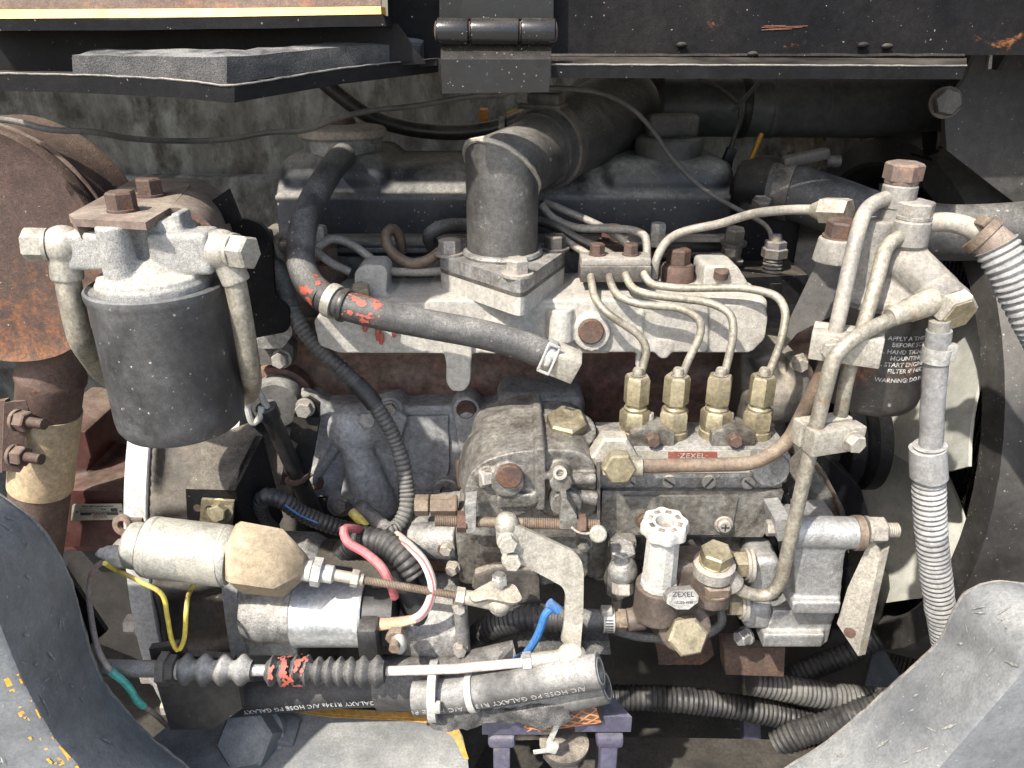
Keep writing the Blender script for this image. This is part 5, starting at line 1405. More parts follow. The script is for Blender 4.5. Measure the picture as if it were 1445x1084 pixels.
# outlet hose to the right
po, qo = pipe('return_pipe', 'dusty pipe from the filter head to the rusty hose joint', [(1296, 318, YR - .01), (1330, 312, YR - .012), (1364, 318, YR - .02), (1392, 336, YR - .03)], .0065, M_pipedark)
hw = thing('corrugated_hose', 'pale ribbed hose sleeve leaving the frame beside the rusty joint', 'hose')
a, b = T(1382, 328, YR - .028), T(1412, 352, YR - .036)
m = MB().tube([a, b], .0115, 22); part('rusty_joint', m, M_bracket, hw)
m = MB().lathe(a + (b - a) * .15, (b - a).normalized(), [(-.003, .0117), (-.003, .0132), (.003, .0132), (.003, .0117)], 26); part('clip', m, M_piperust, hw)
part('clip_tab', MB().box(T(1388, 313, YR - .032), (.005, .010, .007), Matrix.Rotation(.6, 3, 'Y'), bevel=.001), M_piperust, hw)
part('sleeve', MB().corr(smooth_path(PL([(1405, 346, YR - .034), (1424, 380, YR - .04), (1445, 425, YR - .045), (1480, 490, YR - .05), (1530, 620, YR - .05), (1560, 800, YR - .03)]), 10), .0138, .0046, .0026, 24), M_loomwhite, hw)
hv = thing('corrugated_hose', 'pale ribbed hose sleeve hanging in front of the cream fan', 'hose')
YH = YR - .05
m = MB().tube(PL([(1326, 452, YH), (1323, 485, YH)]), .0066, 20); part('neck', m, M_head2, hv)
q, _ = resample(smooth_path(PL([(1325, 466, YH), (1322, 500, YH), (1317, 560, YH), (1313, 640, YH)]), 10), .004)
part('inner_hose', MB().tube(q, .0078, 24).wobble(.0006, 90), M_loomwhite, hv)
m = MB().lathe(T(1321, 500, YH), Z, [(-.005, .0079), (-.005, .0092), (.005, .0092), (.005, .0079)], 28); cl_o = part('clip', m, M_clip, hv)
m = MB().box(T(1337, 497, YH - .004), (.010, .006, .012), None, bevel=.001); part('clip_tab', m, M_clip, cl_o)
q, _ = resample(smooth_path(PL([(1312, 628, YH), (1311, 700, YH), (1315, 760, YH), (1323, 830, YH), (1335, 905, YH), (1345, 960, YH)]), 10), .001)
part('sleeve', MB().corr(q, .0116, .0044, .0021, 26), M_loomwhite, hv)
m = MB().tube(PL([(1311, 632, YH - .001), (1311, 672, YH - .001)]), .0120, 26).wobble(.0016, 60); part('tape_cuff', m, M_loomwhite, hv)

# ------------------------------------------------------------------ radiator hose
rh = thing('radiator_hose', 'thick black radiator hose running behind the right filter head', 'hose')
q, _ = resample(smooth_path(PL([(1088, 268, .055), (1120, 272, .045), (1170, 288, .03), (1240, 312, .02), (1330, 328, .01), (1440, 325, .0), (1520, 318, -.01)]), 10), .006)
part('hose', MB().tube(q, .0235, 30), M_rubber, rh)
d = (q[4] - q[0]).normalized()
m = MB().lathe(q[2], d, [(-.007, .0237), (-.007, .0255), (.007, .0255), (.007, .0237)], 40); co_ = part('hose_clamp', m, M_boltdark, rh)
m = MB().box(q[2] + V((.012, -.004, .029)), (.04, .012, .010), Matrix.Rotation(rad(-12), 3, 'Y'), bevel=.003); m.lathe(q[2] + V((.03, -.004, .026)), X, [(0, .005), (.012, .005)], 12); part('clamp_housing', m, M_boltdark, co_)
th_ = thing('thermostat_housing', 'black cast thermostat housing at the end of the radiator hose', 'housing')
m = MB(); m.sphere(T(1078, 275, .07), .032, 20, (1, 1, 1.1)); m.box(T(1068, 330, .075), (.06, .07, .07), bevel=.01); m.tube([q[0] - d * .03, q[1]], .0225, 24)
part('casting', remesh(m, .0025, 4), M_black, th_, 60)
bolt(th_, T(1072, 298, .03), V((0, -.3, 1)), .015, .010, M_boltdark)
fbr = thing('filter_stay', 'dark brown stay plate between the cylinder head and the right filter', 'bracket')
m = MB(); plate_on(m, [(1158, 358), (1168, 356), (1192, 378), (1186, 440), (1125, 470), (1102, 498), (1100, 480)], T(1150, 420, -.05), V((-.55, -1, .25)), .004, .0008); part('plate', m, M_bulk, fbr)
# timing side of the block: cast ribs behind the last injector pipe
tcv = thing('timing_cover', 'grimy cast timing cover with a ribbed edge right of the block', 'cover')
m = MB()
plate_px(m, [(1045, 500), (1090, 492), (1125, 500), (1132, 520), (1128, 600), (1118, 645), (1050, 640)], -.03, .06, .008)
m.tube(PL([(1122, 500, -.035), (1130, 540, -.036), (1122, 640, -.04)]), .008, 12)
m.tube(PL([(1075, 500, -.035), (1095, 560, -.036), (1060, 640, -.04)]), .010, 12)
m.sphere(T(1090, 560, -.03), .025, 14)
part('casting', remesh(m, .0022, 3), M_head, tcv, 60)
bolt(tcv, T(1127, 512, -.04), V((0, -1, 0)), .011, .007, M_bolt)
m = MB()
plate_px(m, [(1112, 690), (1150, 655), (1165, 668), (1192, 720), (1198, 780), (1120, 780)], -.085, .03, .003); gp = part('gear_case_plate', m, M_aludark, tcv)
m = MB().tube(smooth_path(PL([(1148, 652, -.087), (1168, 680, -.087), (1182, 712, -.087), (1190, 740, -.087)]), 6), .0016, 6); part('gasket_edge', m, M_piperust, gp)
m = MB(); plate_px(m, [(1140, 645), (1160, 640), (1215, 690), (1230, 740), (1180, 760)], -.065, .04, .006); part('rear_plate', m, M_black, tcv)
m = MB().lathe(T(1200, 618, .02), X, [(-.02, .03), (-.018, .048), (-.006, .05), (0, .042), (.006, .05), (.018, .05), (.02, .03)], 48); part('pulley', m, M_black, tcv)
# pump drive case at the lower right
pd = thing('drive_case', 'bright cast pump drive case with a rusty washer on its tube', 'housing')
YD = -.15
m = MB()
a, b = T(1118, 750, YD), T(1208, 752, YD); rr = 23 * mpp(a)
m.tube([a, b], rr, 26)
plate_px(m, [(1122, 752), (1198, 756), (1192, 790), (1186, 850), (1180, 858), (1124, 858), (1120, 800)], YD - .008, .05, .005)
plate_px(m, [(1118, 850), (1188, 850), (1184, 866), (1118, 866)], YD - .014, .04, .003)
plate_px(m, [(1092, 862), (1180, 862), (1168, 906), (1160, 912), (1078, 912), (1082, 890)], YD + .004, .045, .004)
plate_px(m, [(1078, 896), (1165, 896), (1160, 914), (1076, 914)], YD - .002, .02, .003)
part('casting', remesh(m, .0014, 3), M_alubright, pd, 60)
m = MB(); plate_px(m, [(1094, 735), (1116, 733), (1116, 762), (1098, 764)], YD - .012, .03, .002); part('tab', m, M_alubright, pd)
m = MB().lathe(b - X * .002, X, [(0, rr * .6), (0, rr * 1.08), (.006, rr * 1.08), (.006, rr * .6)], 32); part('washer', m, M_piperust, pd)
bolt(pd, T(1098, 745, YD), -X, .011, .008, M_bolt, washer=1.4)
bolt(pd, T(1222, 748, YD), X, .018, .012, M_bolt, washer=1.2); m = MB().thread(T(1234, 748, YD), X, .018, .0058, .0016); part('stud', m, M_bolt, pd)
m = MB(); plate_px(m, [(1070, 700), (1112, 690), (1124, 760), (1118, 850), (1092, 880), (1076, 905), (1050, 900), (1046, 860), (1080, 820)], -.118, .06, .006); part('back_body', m, M_black, pd)
m = MB(); plate_px(m, [(1176, 760), (1196, 770), (1200, 840), (1190, 880), (1160, 915), (1150, 905), (1180, 850)], YD + .012, .03, .004); part('gasket', m, M_black, pd)
for px, py in ((1054, 896), (1092, 846)): bolt(pd, T(px, py, -.125), V((-1, -.6, 0)), .012, .009, M_alubright)
lp_ = thing('lever_plate', 'pale zinc lever plate with folded edge right of the drive case', 'lever')
N = V((-.62, -1, .15)).normalized(); P0 = T(1215, 820, YD - .006)
m = MB(); plate_on(m, [(1214, 745), (1219, 742), (1243, 780), (1211, 926), (1181, 880), (1196, 830), (1224, 770)], P0, N, .003, .0006); part('plate', m, M_steel, lp_)
p = [PP(x, y, P0, N) for x, y in ((1243, 780), (1211, 926))]
m = MB(); m.prism([p[0], p[1], p[1] + V((.006, .001, .001)), p[0] + V((.006, .001, .003))], -N * .006, .0006); part('folded_edge', m, M_steel, lp_)
m = MB().lathe(PP(1199, 893, P0, N) + N * .0002, N, [(-.001, .0045), (.0002, .0045), (.0002, 0)], 18); part('hole', m, M_rustdark, lp_)

# ------------------------------------------------------------------ things behind, upper right
yr = thing('yellow_rod', 'thin yellow rod standing behind the rocker cover', 'rod')
part('rod', MB().tube(PL([(1038, 276, .2), (1075, 188, .2)]), .0026, 10), M_yellowclean, yr)
rg = thing('rag', 'beige stained cloth hanging behind the air pipe', 'cloth')
m = MB(); nx, ny = 10, 8; rows = []
g = [[T(1104 + 62 * i / nx, 186 + (50 + 4 * (i % 3)) * j / ny, .32 + .012 * noise.noise(V((i * .5, j * .4, 2)))) for i in range(nx + 1)] for j in range(ny + 1)]
vs = [v for r_ in g for v in r_]; fs = [(j * (nx + 1) + i, j * (nx + 1) + i + 1, (j + 1) * (nx + 1) + i + 1, (j + 1) * (nx + 1) + i) for j in range(ny) for i in range(nx)]
m.raw(vs + [v + V((0, .003, 0)) for v in vs], fs + [tuple(reversed([k + len(vs) for k in f_])) for f_ in fs]); part('cloth', m, M_cloth, rg)
op = thing('orange_strut', 'orange strut glimpsed behind the black cable beside the hinge', 'strut')
m = MB(); plate_px(m, [(676, 155), (688, 155), (690, 195), (676, 195)], .30, .03, .003, .002); part('strut', m, M_orange, op)
wp = thing('plug_lead', 'black two pin connector lead tied to the air pipe', 'wire')
q = smooth_path(PL([(985, 112, .195), (1010, 122, .19), (1032, 138, .185), (1044, 152, .18), (1042, 175, .175), (1034, 200, .17), (1030, 212, .17)]), 8); part('lead', MB().tube(q, .0022, 8), M_cable, wp)
m = MB().box(T(1029, 220, .17), (.010, .008, .016), Matrix.Rotation(.3, 3, 'Y'), bevel=.001); m.box(T(1027, 231, .17), (.003, .004, .008)); m.box(T(1031, 231, .17), (.003, .004, .008)); part('connector', m, M_plastic, wp)
part('tie_tail', MB().box(T(1052, 138, .18), (.004, .002, .035), Matrix.Rotation(.7, 3, 'Y')), M_plastic, wp)
zt1 = thing('white_cable_tie', 'loose white cable tie tail hanging beside the air hose', 'cable tie')
part('strap', MB().tube(smooth_path(PL([(905, 165, .13), (930, 185, .11), (950, 208, .1), (967, 224, .1)]), 6), .003, 6, flat=(1, .35)), M_white, zt1)
# long wire across and the battery cable behind
lw = thing('long_wire', 'thin grey wire sagging across the bay from muffler to sensor', 'wire')
q, _ = resample(smooth_path(PL([(-30, 166, -.10), (20, 171, -.10), (70, 183, -.10), (130, 186, -.09), (180, 195, -.07), (250, 199, -.04), (320, 197, -.02), (380, 187, -.02), (430, 184, -.02), (480, 166, -.01), (520, 157, 0), (590, 149, .0), (660, 137, 0), (700, 135, .0), (740, 126, .0), (800, 125, .01), (850, 132, .02), (890, 152, .03), (918, 180, .03), (950, 225, .03), (990, 265, .03), (1040, 295, .02), (1080, 318, .01), (1088, 332, .003), (1088, 345, .0)]), 8), .004)
part('sheath', MB().tube(q, .0021, 10), M_cable, lw)
bc_ = thing('battery_cable', 'thick black cable sagging behind the breather and elbow', 'cable')
q, _ = resample(smooth_path(PL([(450, 110, .2), (480, 135, .2), (520, 163, .2), (570, 180, .2), (640, 187, .2), (700, 180, .2), (745, 166, .19), (800, 150, .19)]), 8), .005)
part('sheath', MB().tube(q, .0078, 18), M_cableblack, bc_)
part('tie', MB().lathe(T(708, 178, .195), X, [(-.003, .008), (-.003, .0092), (.003, .0092), (.003, .008)], 20), M_white, bc_)
yw = thing('striped_wires', 'thin yellow and white wires under the hinge leaf', 'wire')
for k, (mt, dy) in enumerate(((M_w_yellow, 0), (M_w_white, 4))):
    q = smooth_path(PL([(715, 160 + dy, .17), (745, 148 + dy, .17), (775, 135 + dy, .17), (800, 130 + dy, .17)]), 6); part('wire', MB().tube(q, .0016, 6), mt, yw)
# ------------------------------------------------------------------ starter motor
YS = -.15
sm = thing('starter_motor', 'starter motor with plated drum and black end cap low on the engine', 'starter motor')
a, b = T(418, 866, YS), T(516, 868, YS); L = (b - a).length; r = 46 * mpp(a)
m = MB().lathe(a, X, [(0, r * .97), (.001, r), (.003, r * 1.0), (.004, r * .985), (L - .004, r * .985), (L - .002, r), (L, r * .97)], 48); part('solenoid_drum', m, M_plated, sm)
m = MB()
xa = T(345, 860, YS).x
m.lathe(V((xa, YS, a.z + .002)), X, [(0, r * .72), (.012, r * .9), (.03, r * .95), (a.x - xa + .001, r * .97)], 32)
m.lathe(V((xa - .01, YS + .055, a.z - .018)), X, [(0, .05), (.05, .048), (.06, .042)], 32)
m.prism(PL([(345, 838), (378, 840), (418, 905), (420, 928), (350, 926)], YS + .01), (0, .05, 0), .004)
m.prism(PL([(338, 836), (356, 835), (374, 880), (370, 915), (348, 905)], YS - .004), (0, .05, 0), .003)
part('nose_housing', remesh(m, .0013, 2), M_alu, sm, 60)
e = T(558, 866, YS)
m = MB().lathe(b, X, [(-.001, r * .9), (.004, r * .93), (.024, r * .9), (e.x - b.x, r * .8), (e.x - b.x + .001, r * .7)], 36); m.box(b + V((.008, -.028, .002)), (.016, .02, .03), bevel=.004); part('end_cap', m, M_plastic, sm)
yo = T(440, 905, YS + .05)
m = MB().lathe(V((yo.x, YS + .055, a.z - .018)), X, [(0, .042), (.09, .042), (.1, .040)], 36); part('yoke', m, M_black, sm)
g0 = T(586, 870, YS + .03); g1 = T(652, 875, YS + .03)
m = MB().lathe(V((g0.x, YS + .03, g0.z - .004)), X, [(-.01, .036), (0, .040), (.02, .041), (g1.x - g0.x - .004, .040), (g1.x - g0.x, .036)], 36); m.tube(PL([(648, 838, YS - .01), (655, 920, YS - .01)]), .006, 10)
part('end_bell', remesh(m, .002, 2), M_alu, sm, 60)
for px, py in ((649, 855), (650, 915), (524, 915)): bolt(sm, T(px, py, YS - .014), V((0, -1, .2)), .009, .006, M_bolt)
m = MB(); q = T(560, 895, YS - .03); m.hexa(q, -Y_, .006, .014); m.lathe(q, -Y_, [(0, .004), (.016, .004)], 14); part('terminal_stud', m, M_piperust, sm)
m = MB().sphere(T(564, 908, YS - .036), .0062, 16, (.9, 1, 1.5)); part('terminal_boot', m, M_white, sm)
m = MB(); m.tube(smooth_path(PL([(560, 800, YS + .02), (578, 835, YS + .012), (592, 870, YS + .008), (594, 900, YS + .008)]), 6), [.0115] * 13 + [.010] * 6, 18); part('cable_boot', m.wobble(.0012, 60), M_plastic, sm)

# ------------------------------------------------------------------ stop solenoid with boot and rod
ss = thing('stop_solenoid', 'sunlit plated stop solenoid with a tan rubber boot', 'solenoid')
YO = -.172
a, b = T(206, 771, YO), T(327, 785, YO); dv = (b - a).normalized(); L = (b - a).length; r = 43 * mpp(a)
m = MB().lathe(a, dv, [(0, r * .93), (.002, r * .985), (.005, r), (L - .005, r), (L - .002, r * .985), (L, r * .93), (L + .001, r * .5)], 52); part('drum', m, M_solenoid, ss)
for s0 in (.006, L - .007):
    m = MB().lathe(a + dv * s0, dv, [(-.0012, r * .998), (-.0006, r * 1.012), (.0006, r * 1.012), (.0012, r * .998)], 52); part('crimp_ring', m, M_solenoid, ss)
lb0 = MB(); n_ = 14; rows = []
for i_ in range(2):
    for k_ in range(n_):
        an = rad(-62 + 84 * k_ / (n_ - 1)); rows.append(a + dv * (L * (.50 if i_ == 0 else .93)) + (V((0, -1, 0)) * math.cos(an) + Z * math.sin(an)) * (r + .0004))
lb0.raw(rows, [(k_, k_ + 1, n_ + k_ + 1, n_ + k_) for k_ in range(n_ - 1)]); part('label_sheet', lb0, M_plate, ss)
c0 = T(178, 768, YO); Lc = (a - c0).length
m = MB().lathe(c0, (a - c0).normalized(), [(0, r * .55), (.003, r * .74), (.006, r * .78), (Lc - .001, r * .80), (Lc, r * .8)], 44); part('collar', m, M_solenoid, ss)
m = MB().lathe(a - dv * .0008, dv, [(0, r * .8), (0, r * .9), (.0012, r * .9)], 44); part('gap_ring', m, M_inkdark, ss)
q = T(174, 742, YO + .005); m = MB().lathe(q + V((0, .002, 0)), V((-.2, -1, .2)), [(0, .0038), (0, .008), (.003, .008), (.003, .0038), (0, .0038)], 22, cap=False); m.box(q + V((.008, .002, .0)), (.012, .003, .01)); part('lug', m, M_bracket, ss)
m = MB().tube(smooth_path(PL([(182, 785, YO - .006), (165, 785, YO - .006), (150, 781, YO - .006), (136, 783, YO - .006)]), 5), [.0085, .0088, .0088, .0085, .008, .008, .0075, .007, .007, .006, .006, .005, .005, .004, .003, .002], 14); part('taped_lead', m.wobble(.0012, 130), M_white, ss)
# rubber boot: faceted taper
secs = []
for t_, w, hgt, oz in ((0, .90, .92, 0), (.02, .98, 1.0, 0), (.10, 1.06, 1.12, 0), (.68, 1.06, 1.06, -.05), (1.0, .36, .40, -.02), (1.02, .28, .30, -.02)):
    c = b + dv * (.002 + t_ * .052) + Z * oz * r
    secs.append([c + (Y_ * math.cos(an) * w + Z * math.sin(an) * hgt) * r * 1.08 for an in [math.pi + .12 + k * math.pi / 3 for k in range(6)]])
bm_ = MB().loft(secs)
ed = [e for e in bm_.bm.edges if e.calc_face_angle(0) > .15]
bmesh.ops.bevel(bm_.bm, geom=ed, offset=.0028, segments=3, profile=.5, affect='EDGES', clamp_overlap=True)
part('rubber_boot', bm_, M_boot, ss, 40)
rd_ = thing('stop_linkage', 'thin rusty rod linking the tan boot to the governor ball joint', 'linkage')
r0 = T(428, 804, YO); r1 = T(706, 851, YO); dl = (r1 - r0).normalized(); LL = (r1 - r0).length
m = MB().lathe(r0, dl, [(0, .008), (.006, .008), (.006, .0068), (.022, .0068), (.024, .004)], 20); part('threaded_end', m, M_white, rd_)
m = MB().hexa(r0 + dl * .007, dl, .007, .019, .1); part('lock_nut', m, M_white, rd_)
m = MB().tube([r0 + dl * .02, r0 + dl * .045], .0044, 14); m.hexa(r0 + dl * .036, dl, .006, .0115); part('coupler', m, M_steel, rd_)
m = MB().thread(r0 + dl * .042, dl, LL * .80 - .042, .0032, .0012); part('rod', m, M_piperust, rd_)
m = MB().hexa(r0 + dl * LL * .77, dl, .007, .012); part('lock_nut', m, M_steel, rd_)
m = MB().tube([r0 + dl * LL * .785, r0 + dl * LL * .985], [.0052, .0066], 16); part('rod_end', m, M_steel, rd_)
q = T(705, 848, YO); m = MB(); m.sphere(q, .0105, 20, (1, 1, .9)); m.lathe(q - Z * .006, Z, [(-.006, .004), (-.004, .006), (0, .0085)], 20); part('ball_socket', m, M_steel, rd_)
m = MB().lathe(q + Z * .006, V((0, .1, 1)), [(0, .0075), (.004, .006), (.006, .004), (.018, .004)], 18); m.hexa(q + Z * .017, Z, .006, .011); part('ball_stud', m, M_steelclean, rd_)
m = MB(); plate_on(m, [(660, 838), (700, 816), (728, 826), (738, 846), (726, 852), (690, 845), (668, 850)], q + Z * .014, V((.05, -.45, 1)), .0035, .0006, .003); part('crank_arm', m, M_pipe, rd_)
m = MB(); plate_px(m, [(670, 810), (700, 800), (760, 806), (764, 850), (700, 856), (665, 830)], -.135, .04, .006); part('shaft_seat', remesh(m, .002, 2), M_boltdark, rd_)

# wires
def wire(name, lb, pts_, r, mat, cat='wire', n=8):
    t = thing(name, lb, cat); q, _ = resample(smooth_path(PL(pts_), n), .003)
    part('sheath', MB().tube(q, r, 10), mat, t); return t, q
wire('yellow_wire', 'yellow wire looping below the stop solenoid', [(148, 795, YO - .032), (165, 805, YO - .01), (200, 822, YO - .032), (228, 838, YO - .032), (236, 870, YO - .032), (243, 905, YO - .032), (251, 918, YO - .032), (259, 905, YO - .032), (263, 860, YO - .032), (268, 835, YO + .004), (277, 818, YO + .012)], .0017, M_w_yellow)
gw, q = wire('earth_wire', 'grey brown wire with green tape dropping past the left guard', [(150, 790, YO - .006), (133, 803, YO - .006), (126, 830, YO - .006), (130, 880, YO - .03), (140, 920, YO - .045), (155, 945, YO - .05), (178, 965, YO - .045), (195, 990, YO - .04), (215, 1005, YO - .03), (236, 1024, YO + .01)], .0020, M_w_grey)
n_ = len(q); i0, i1 = int(n_ * .42), int(n_ * .64)
part('green_tape', MB().tube(q[i0:i1], .0027, 10).wobble(.0005, 200), M_w_green, gw)
wire('pink_wire', 'pink wire curling down to the starter terminal', [(520, 752, -.10), (498, 746, -.125), (485, 748, -.135), (490, 764, -.14), (515, 780, -.15), (538, 800, -.16), (550, 822, -.165), (557, 842, -.16)], .0036, M_w_pink)
ww, q = wire('striped_wire', 'white and red striped wire bending to the tan crimp sleeve', [(560, 755, -.115), (580, 772, -.14), (600, 796, -.16), (610, 825, -.17), (606, 850, -.172), (594, 868, -.172), (580, 876, -.172)], .0036, M_w_white)
fr = frames(q); part('red_stripe', MB().tube([p + (V((.3, -.9, .3)) - t_[0] * V((.3, -.9, .3)).dot(t_[0])).normalized() * .0030 for p, t_ in zip(q, fr)], .0009, 6), M_w_pink, ww)
m = MB().tube(PL([(588, 873, -.172), (560, 879, -.172), (545, 880, -.172), (534, 881, -.172)]), [.0045, .0055, .0062, .007], 12, flat=(1, .55)); part('crimp_sleeve', m.wobble(.0008, 150), M_paper, ww)
bw, q = wire('blue_wire', 'blue wire rising from the throttle rod to a bare spade terminal', [(722, 934, -.175), (742, 922, -.18), (757, 900, -.182), (765, 880, -.183), (770, 866, -.184), (778, 858, -.184)], .0031, M_w_blue)
e = T(783, 857, -.184); u = (T(795, 866, -.184) - e).normalized()
m = MB().tube([e - u * .006, e + u * .004], .0038, 12); part('insulator', m, M_w_blue, bw)
m = MB().box(e + u * .008, (.010, .0012, .0055), Matrix((u, V((0, -1, 0)), u.cross(V((0, -1, 0))))).transposed(), bevel=.0003); m.tube([e + u * .003, e + u * .006], .0026, 8); part('spade_terminal', m, M_steelclean, bw)

# ------------------------------------------------------------------ wiring looms
def loom(lb, pts_, r, mat, pitch=.0042, amp=.0012, name='wiring_loom'):
    t = thing(name, lb, 'wiring loom'); q, _ = resample(smooth_path(PL(pts_), 10), .001)
    part('conduit', MB().corr(q, r, pitch, amp, 18), mat, t); return t, q
la_, q = loom('ribbed wiring loom hanging from the head down across the side cover', [(388, 372, .0), (398, 400, -.025), (415, 445, -.04), (450, 492, -.045), (497, 535, -.05), (535, 580, -.055), (560, 628, -.06), (573, 680, -.07), (574, 715, -.08), (562, 742, -.09), (545, 752, -.1)], .0072, M_loomgrey)
i0, i1 = int(len(q) * .47), int(len(q) * .56)
part('tape_wrap', MB().tube(q[i0:i1], .0076, 18), M_plastic, la_)
i0, i1 = int(len(q) * .02), int(len(q) * .2); part('tape_wrap', MB().tube(q[i0:i1:6], .0078, 18).wobble(.0006, 120), M_rubber, la_)
lb_, q = loom('ribbed black loom bending below the mount bracket', [(384, 748, -.09), (371, 735, -.1), (366, 715, -.11), (376, 701, -.115), (396, 705, -.115), (425, 724, -.11), (470, 742, -.105), (520, 755, -.1), (560, 770, -.09)], .0076, M_plastic)
part('blue_tracer', MB().tube([p + V((.001, -.0072, .0028)) for p in q[int(len(q) * .42):int(len(q) * .62):8]], .0008, 6), M_w_blue, lb_)
lc_, q = loom('thick ribbed loom arching into the starter boot', [(478, 800, -.085), (490, 775, -.1), (515, 762, -.115), (545, 768, -.125), (570, 788, -.135), (586, 812, -.14)], .0112, M_plastic, .005, .0016)
loom('dark ribbed loom running behind the tan boot', [(390, 770, -.06), (430, 778, -.07), (480, 782, -.07), (520, 790, -.06)], .0075, M_plastic)
ld_ = thing('taped_wires', 'yellow lead and taped black wires beside the loom end', 'wire')
part('yellow_sleeve', MB().tube(PL([(496, 722, -.08), (506, 732, -.085), (518, 744, -.09)]), [.004, .0045, .004], 10), M_w_yellow, ld_)
part('tape', MB().tube(smooth_path(PL([(505, 715, -.07), (522, 728, -.08), (540, 744, -.09), (552, 752, -.1)]), 6), .0075, 14).wobble(.0012, 120), M_rubber, ld_)
# brass fittings below the side cover
bf = thing('brass_fitting', 'row of dull brass hex fittings left of the governor', 'fitting')
for x0, x1 in ((586, 606), (608, 646)):
    a_, b_ = T(x0, 713, -.10), T(x1, 713, -.10); m = MB().hexa(a_, X, (b_ - a_).length, 26 * mpp(a_), .06); part('hex', m, M_piperust, bf)
bs_ = thing('shaft_housing', 'bright cast shaft housing left of the governor', 'housing')
m = MB(); a_, b_ = T(582, 762, -.10), T(650, 762, -.11); m.tube([a_, b_], [.014, .0175], 24); m.prism(PL([(578, 745), (650, 735), (650, 800), (600, 790), (582, 775)], -.095), (0, .05, 0), .006)
part('casting', remesh(m, .0015, 3), M_alu, bs_, 60)
bolt(bs_, T(630, 772, -.118), V((-.5, -1, 0)), .010, .006, M_boltrust)
m = MB(); plate_px(m, [(440, 700), (600, 735), (600, 800), (440, 800)], .0, .06, .004); part('sump_rail', m, M_dark, bs_)

# ------------------------------------------------------------------ fuel inlet hose
fh_ = thing('ribbed_fuel_hose', 'black ribbed fuel hose curving up to the feed pump inlet', 'hose')
q, _ = resample(smooth_path(PL([(664, 935, -.10), (672, 905, -.115), (695, 885, -.13), (735, 873, -.14), (780, 872, -.145), (816, 874, -.148)]), 10), .001)
part('ribbed_sleeve', MB().corr(q, .0118, .0044, .0014, 22), M_plastic, fh_)
part('hose', MB().tube(PL([(808, 873, -.148), (835, 875, -.15), (866, 875, -.152)]), .0088, 20), M_rubber, fh_)
m = MB().lathe(T(858, 875, -.151), X, [(-.0045, .009), (-.0045, .0102), (.0045, .0102), (.0045, .009)], 28); co_ = part('hose_clamp', m, M_clip, fh_)
m = MB()
for k in range(7): m.box(T(858, 875, -.151) + V((0, -math.cos(rad(-40 + k * 13)) * .0103, math.sin(rad(-40 + k * 13)) * .0103)), (.006, .0006, .001), Matrix.Rotation(rad(-(-40 + k * 13)), 3, 'X'))
part('band_slots', m, M_inkdark, co_)
part('clamp_screw', MB().box(T(856, 862, -.153), (.009, .008, .006), bevel=.001), M_clip, co_)
m = MB().tube(PL([(866, 875, -.152), (900, 874, -.155)]), .0068, 16); m.hexa(T(872, 875, -.152), X, .007, .015); part('inlet_fitting', m, M_piperust, fh_)
wire('return_hose', 'thin grey hose looping under the feed pump', [(868, 890, -.12), (900, 898, -.125), (950, 900, -.125), (1000, 893, -.125), (1018, 878, -.125), (1016, 855, -.12)], .0040, M_rubberdusty, 'hose')

# ------------------------------------------------------------------ A/C hose bundle on the mount
YA = -.19
def printed(path, r, txt, size, side, start, mat, parent, flip=False):
    fr = frames(path); L_ = [0]
    for a_, b_ in zip(path, path[1:]): L_.append(L_[-1] + (b_ - a_).length)
    m = MB()
    def fn(v):
        s_ = (start - v.x) if flip else (start + v.x)
        s_ = max(0, min(L_[-1] - 1e-6, s_)); i = max(0, next((k for k in range(len(L_)) if L_[k] > s_), len(L_) - 1) - 1)
        t_ = (s_ - L_[i]) / max(1e-9, L_[min(i + 1, len(L_) - 1)] - L_[i]); p = path[i].lerp(path[min(i + 1, len(path) - 1)], t_); t0 = fr[i][0]
        u_ = (V(side) - t0 * V(side).dot(t0)).normalized(); w_ = t0.cross(u_)
        if w_.z < 0: w_ = -w_
        an = (-v.y if flip else v.y) / r
        return p + (u_ * math.cos(an) + w_ * math.sin(an)) * (r + .0003 + v.z)
    text_on(m, txt, size, fn, 'LEFT', .0001, 1.1); part('printed_text', m, mat, parent)
def hollow_end(mb, p, d, r, ri, depth=.03):
    U_, W2, N_ = basis(d)
    def rg(h_, rr): return [p + N_ * h_ + U_ * (math.cos(2 * math.pi * j / 28) * rr) + W2 * (math.sin(2 * math.pi * j / 28) * rr) for j in range(28)]
    mb.rings([rg(-.002, r), rg(0, r * .985), rg(.0002, r * .95), rg(.0002, ri), rg(-depth, ri * .95)], False, True)
h1 = thing('cut_hose', 'pale dusty cut air conditioning hose end with printed lettering on top', 'hose')
q, _ = resample(smooth_path(PL([(585, 985, YA - .01), (640, 981, YA - .012), (730, 967, YA - .016), (797, 955, YA - .02), (847, 947, YA - .024)]), 10), .003)
m = MB().tube(q, .0128, 28, caps=(True, False)); hollow_end(m, q[-1], (q[-1] - q[-3]).normalized(), .0128, .0068); part('hose', m, M_rubberdusty, h1)
d = (q[-1] - q[-3]).normalized(); m = MB().lathe(q[-1] + d * .0003, d, [(0, .0088), (0.0003, .0088), (.0003, .0098), (0, .0098), (0, .0088)], 28, cap=False); part('braid_ring', m, M_white, h1)
m = MB().lathe(q[-1] - d * .024, d, [(0, .0066), (.0005, .0066), (.0005, 0)], 20); part('bore', m, M_inkdark, h1)
printed(q, .0128, 'A/C HOSE PG GALAXY R134a A/C HOSE PG', .0066, (0, -.9, .05), .135, M_printgrey, h1, True)
h2 = thing('cut_hose', 'second cut hose end tucked below the pale printed one', 'hose')
q2, _ = resample(smooth_path(PL([(650, 1000, YA), (740, 990, YA), (800, 980, YA - .005), (856, 968, YA - .010)]), 10), .003)
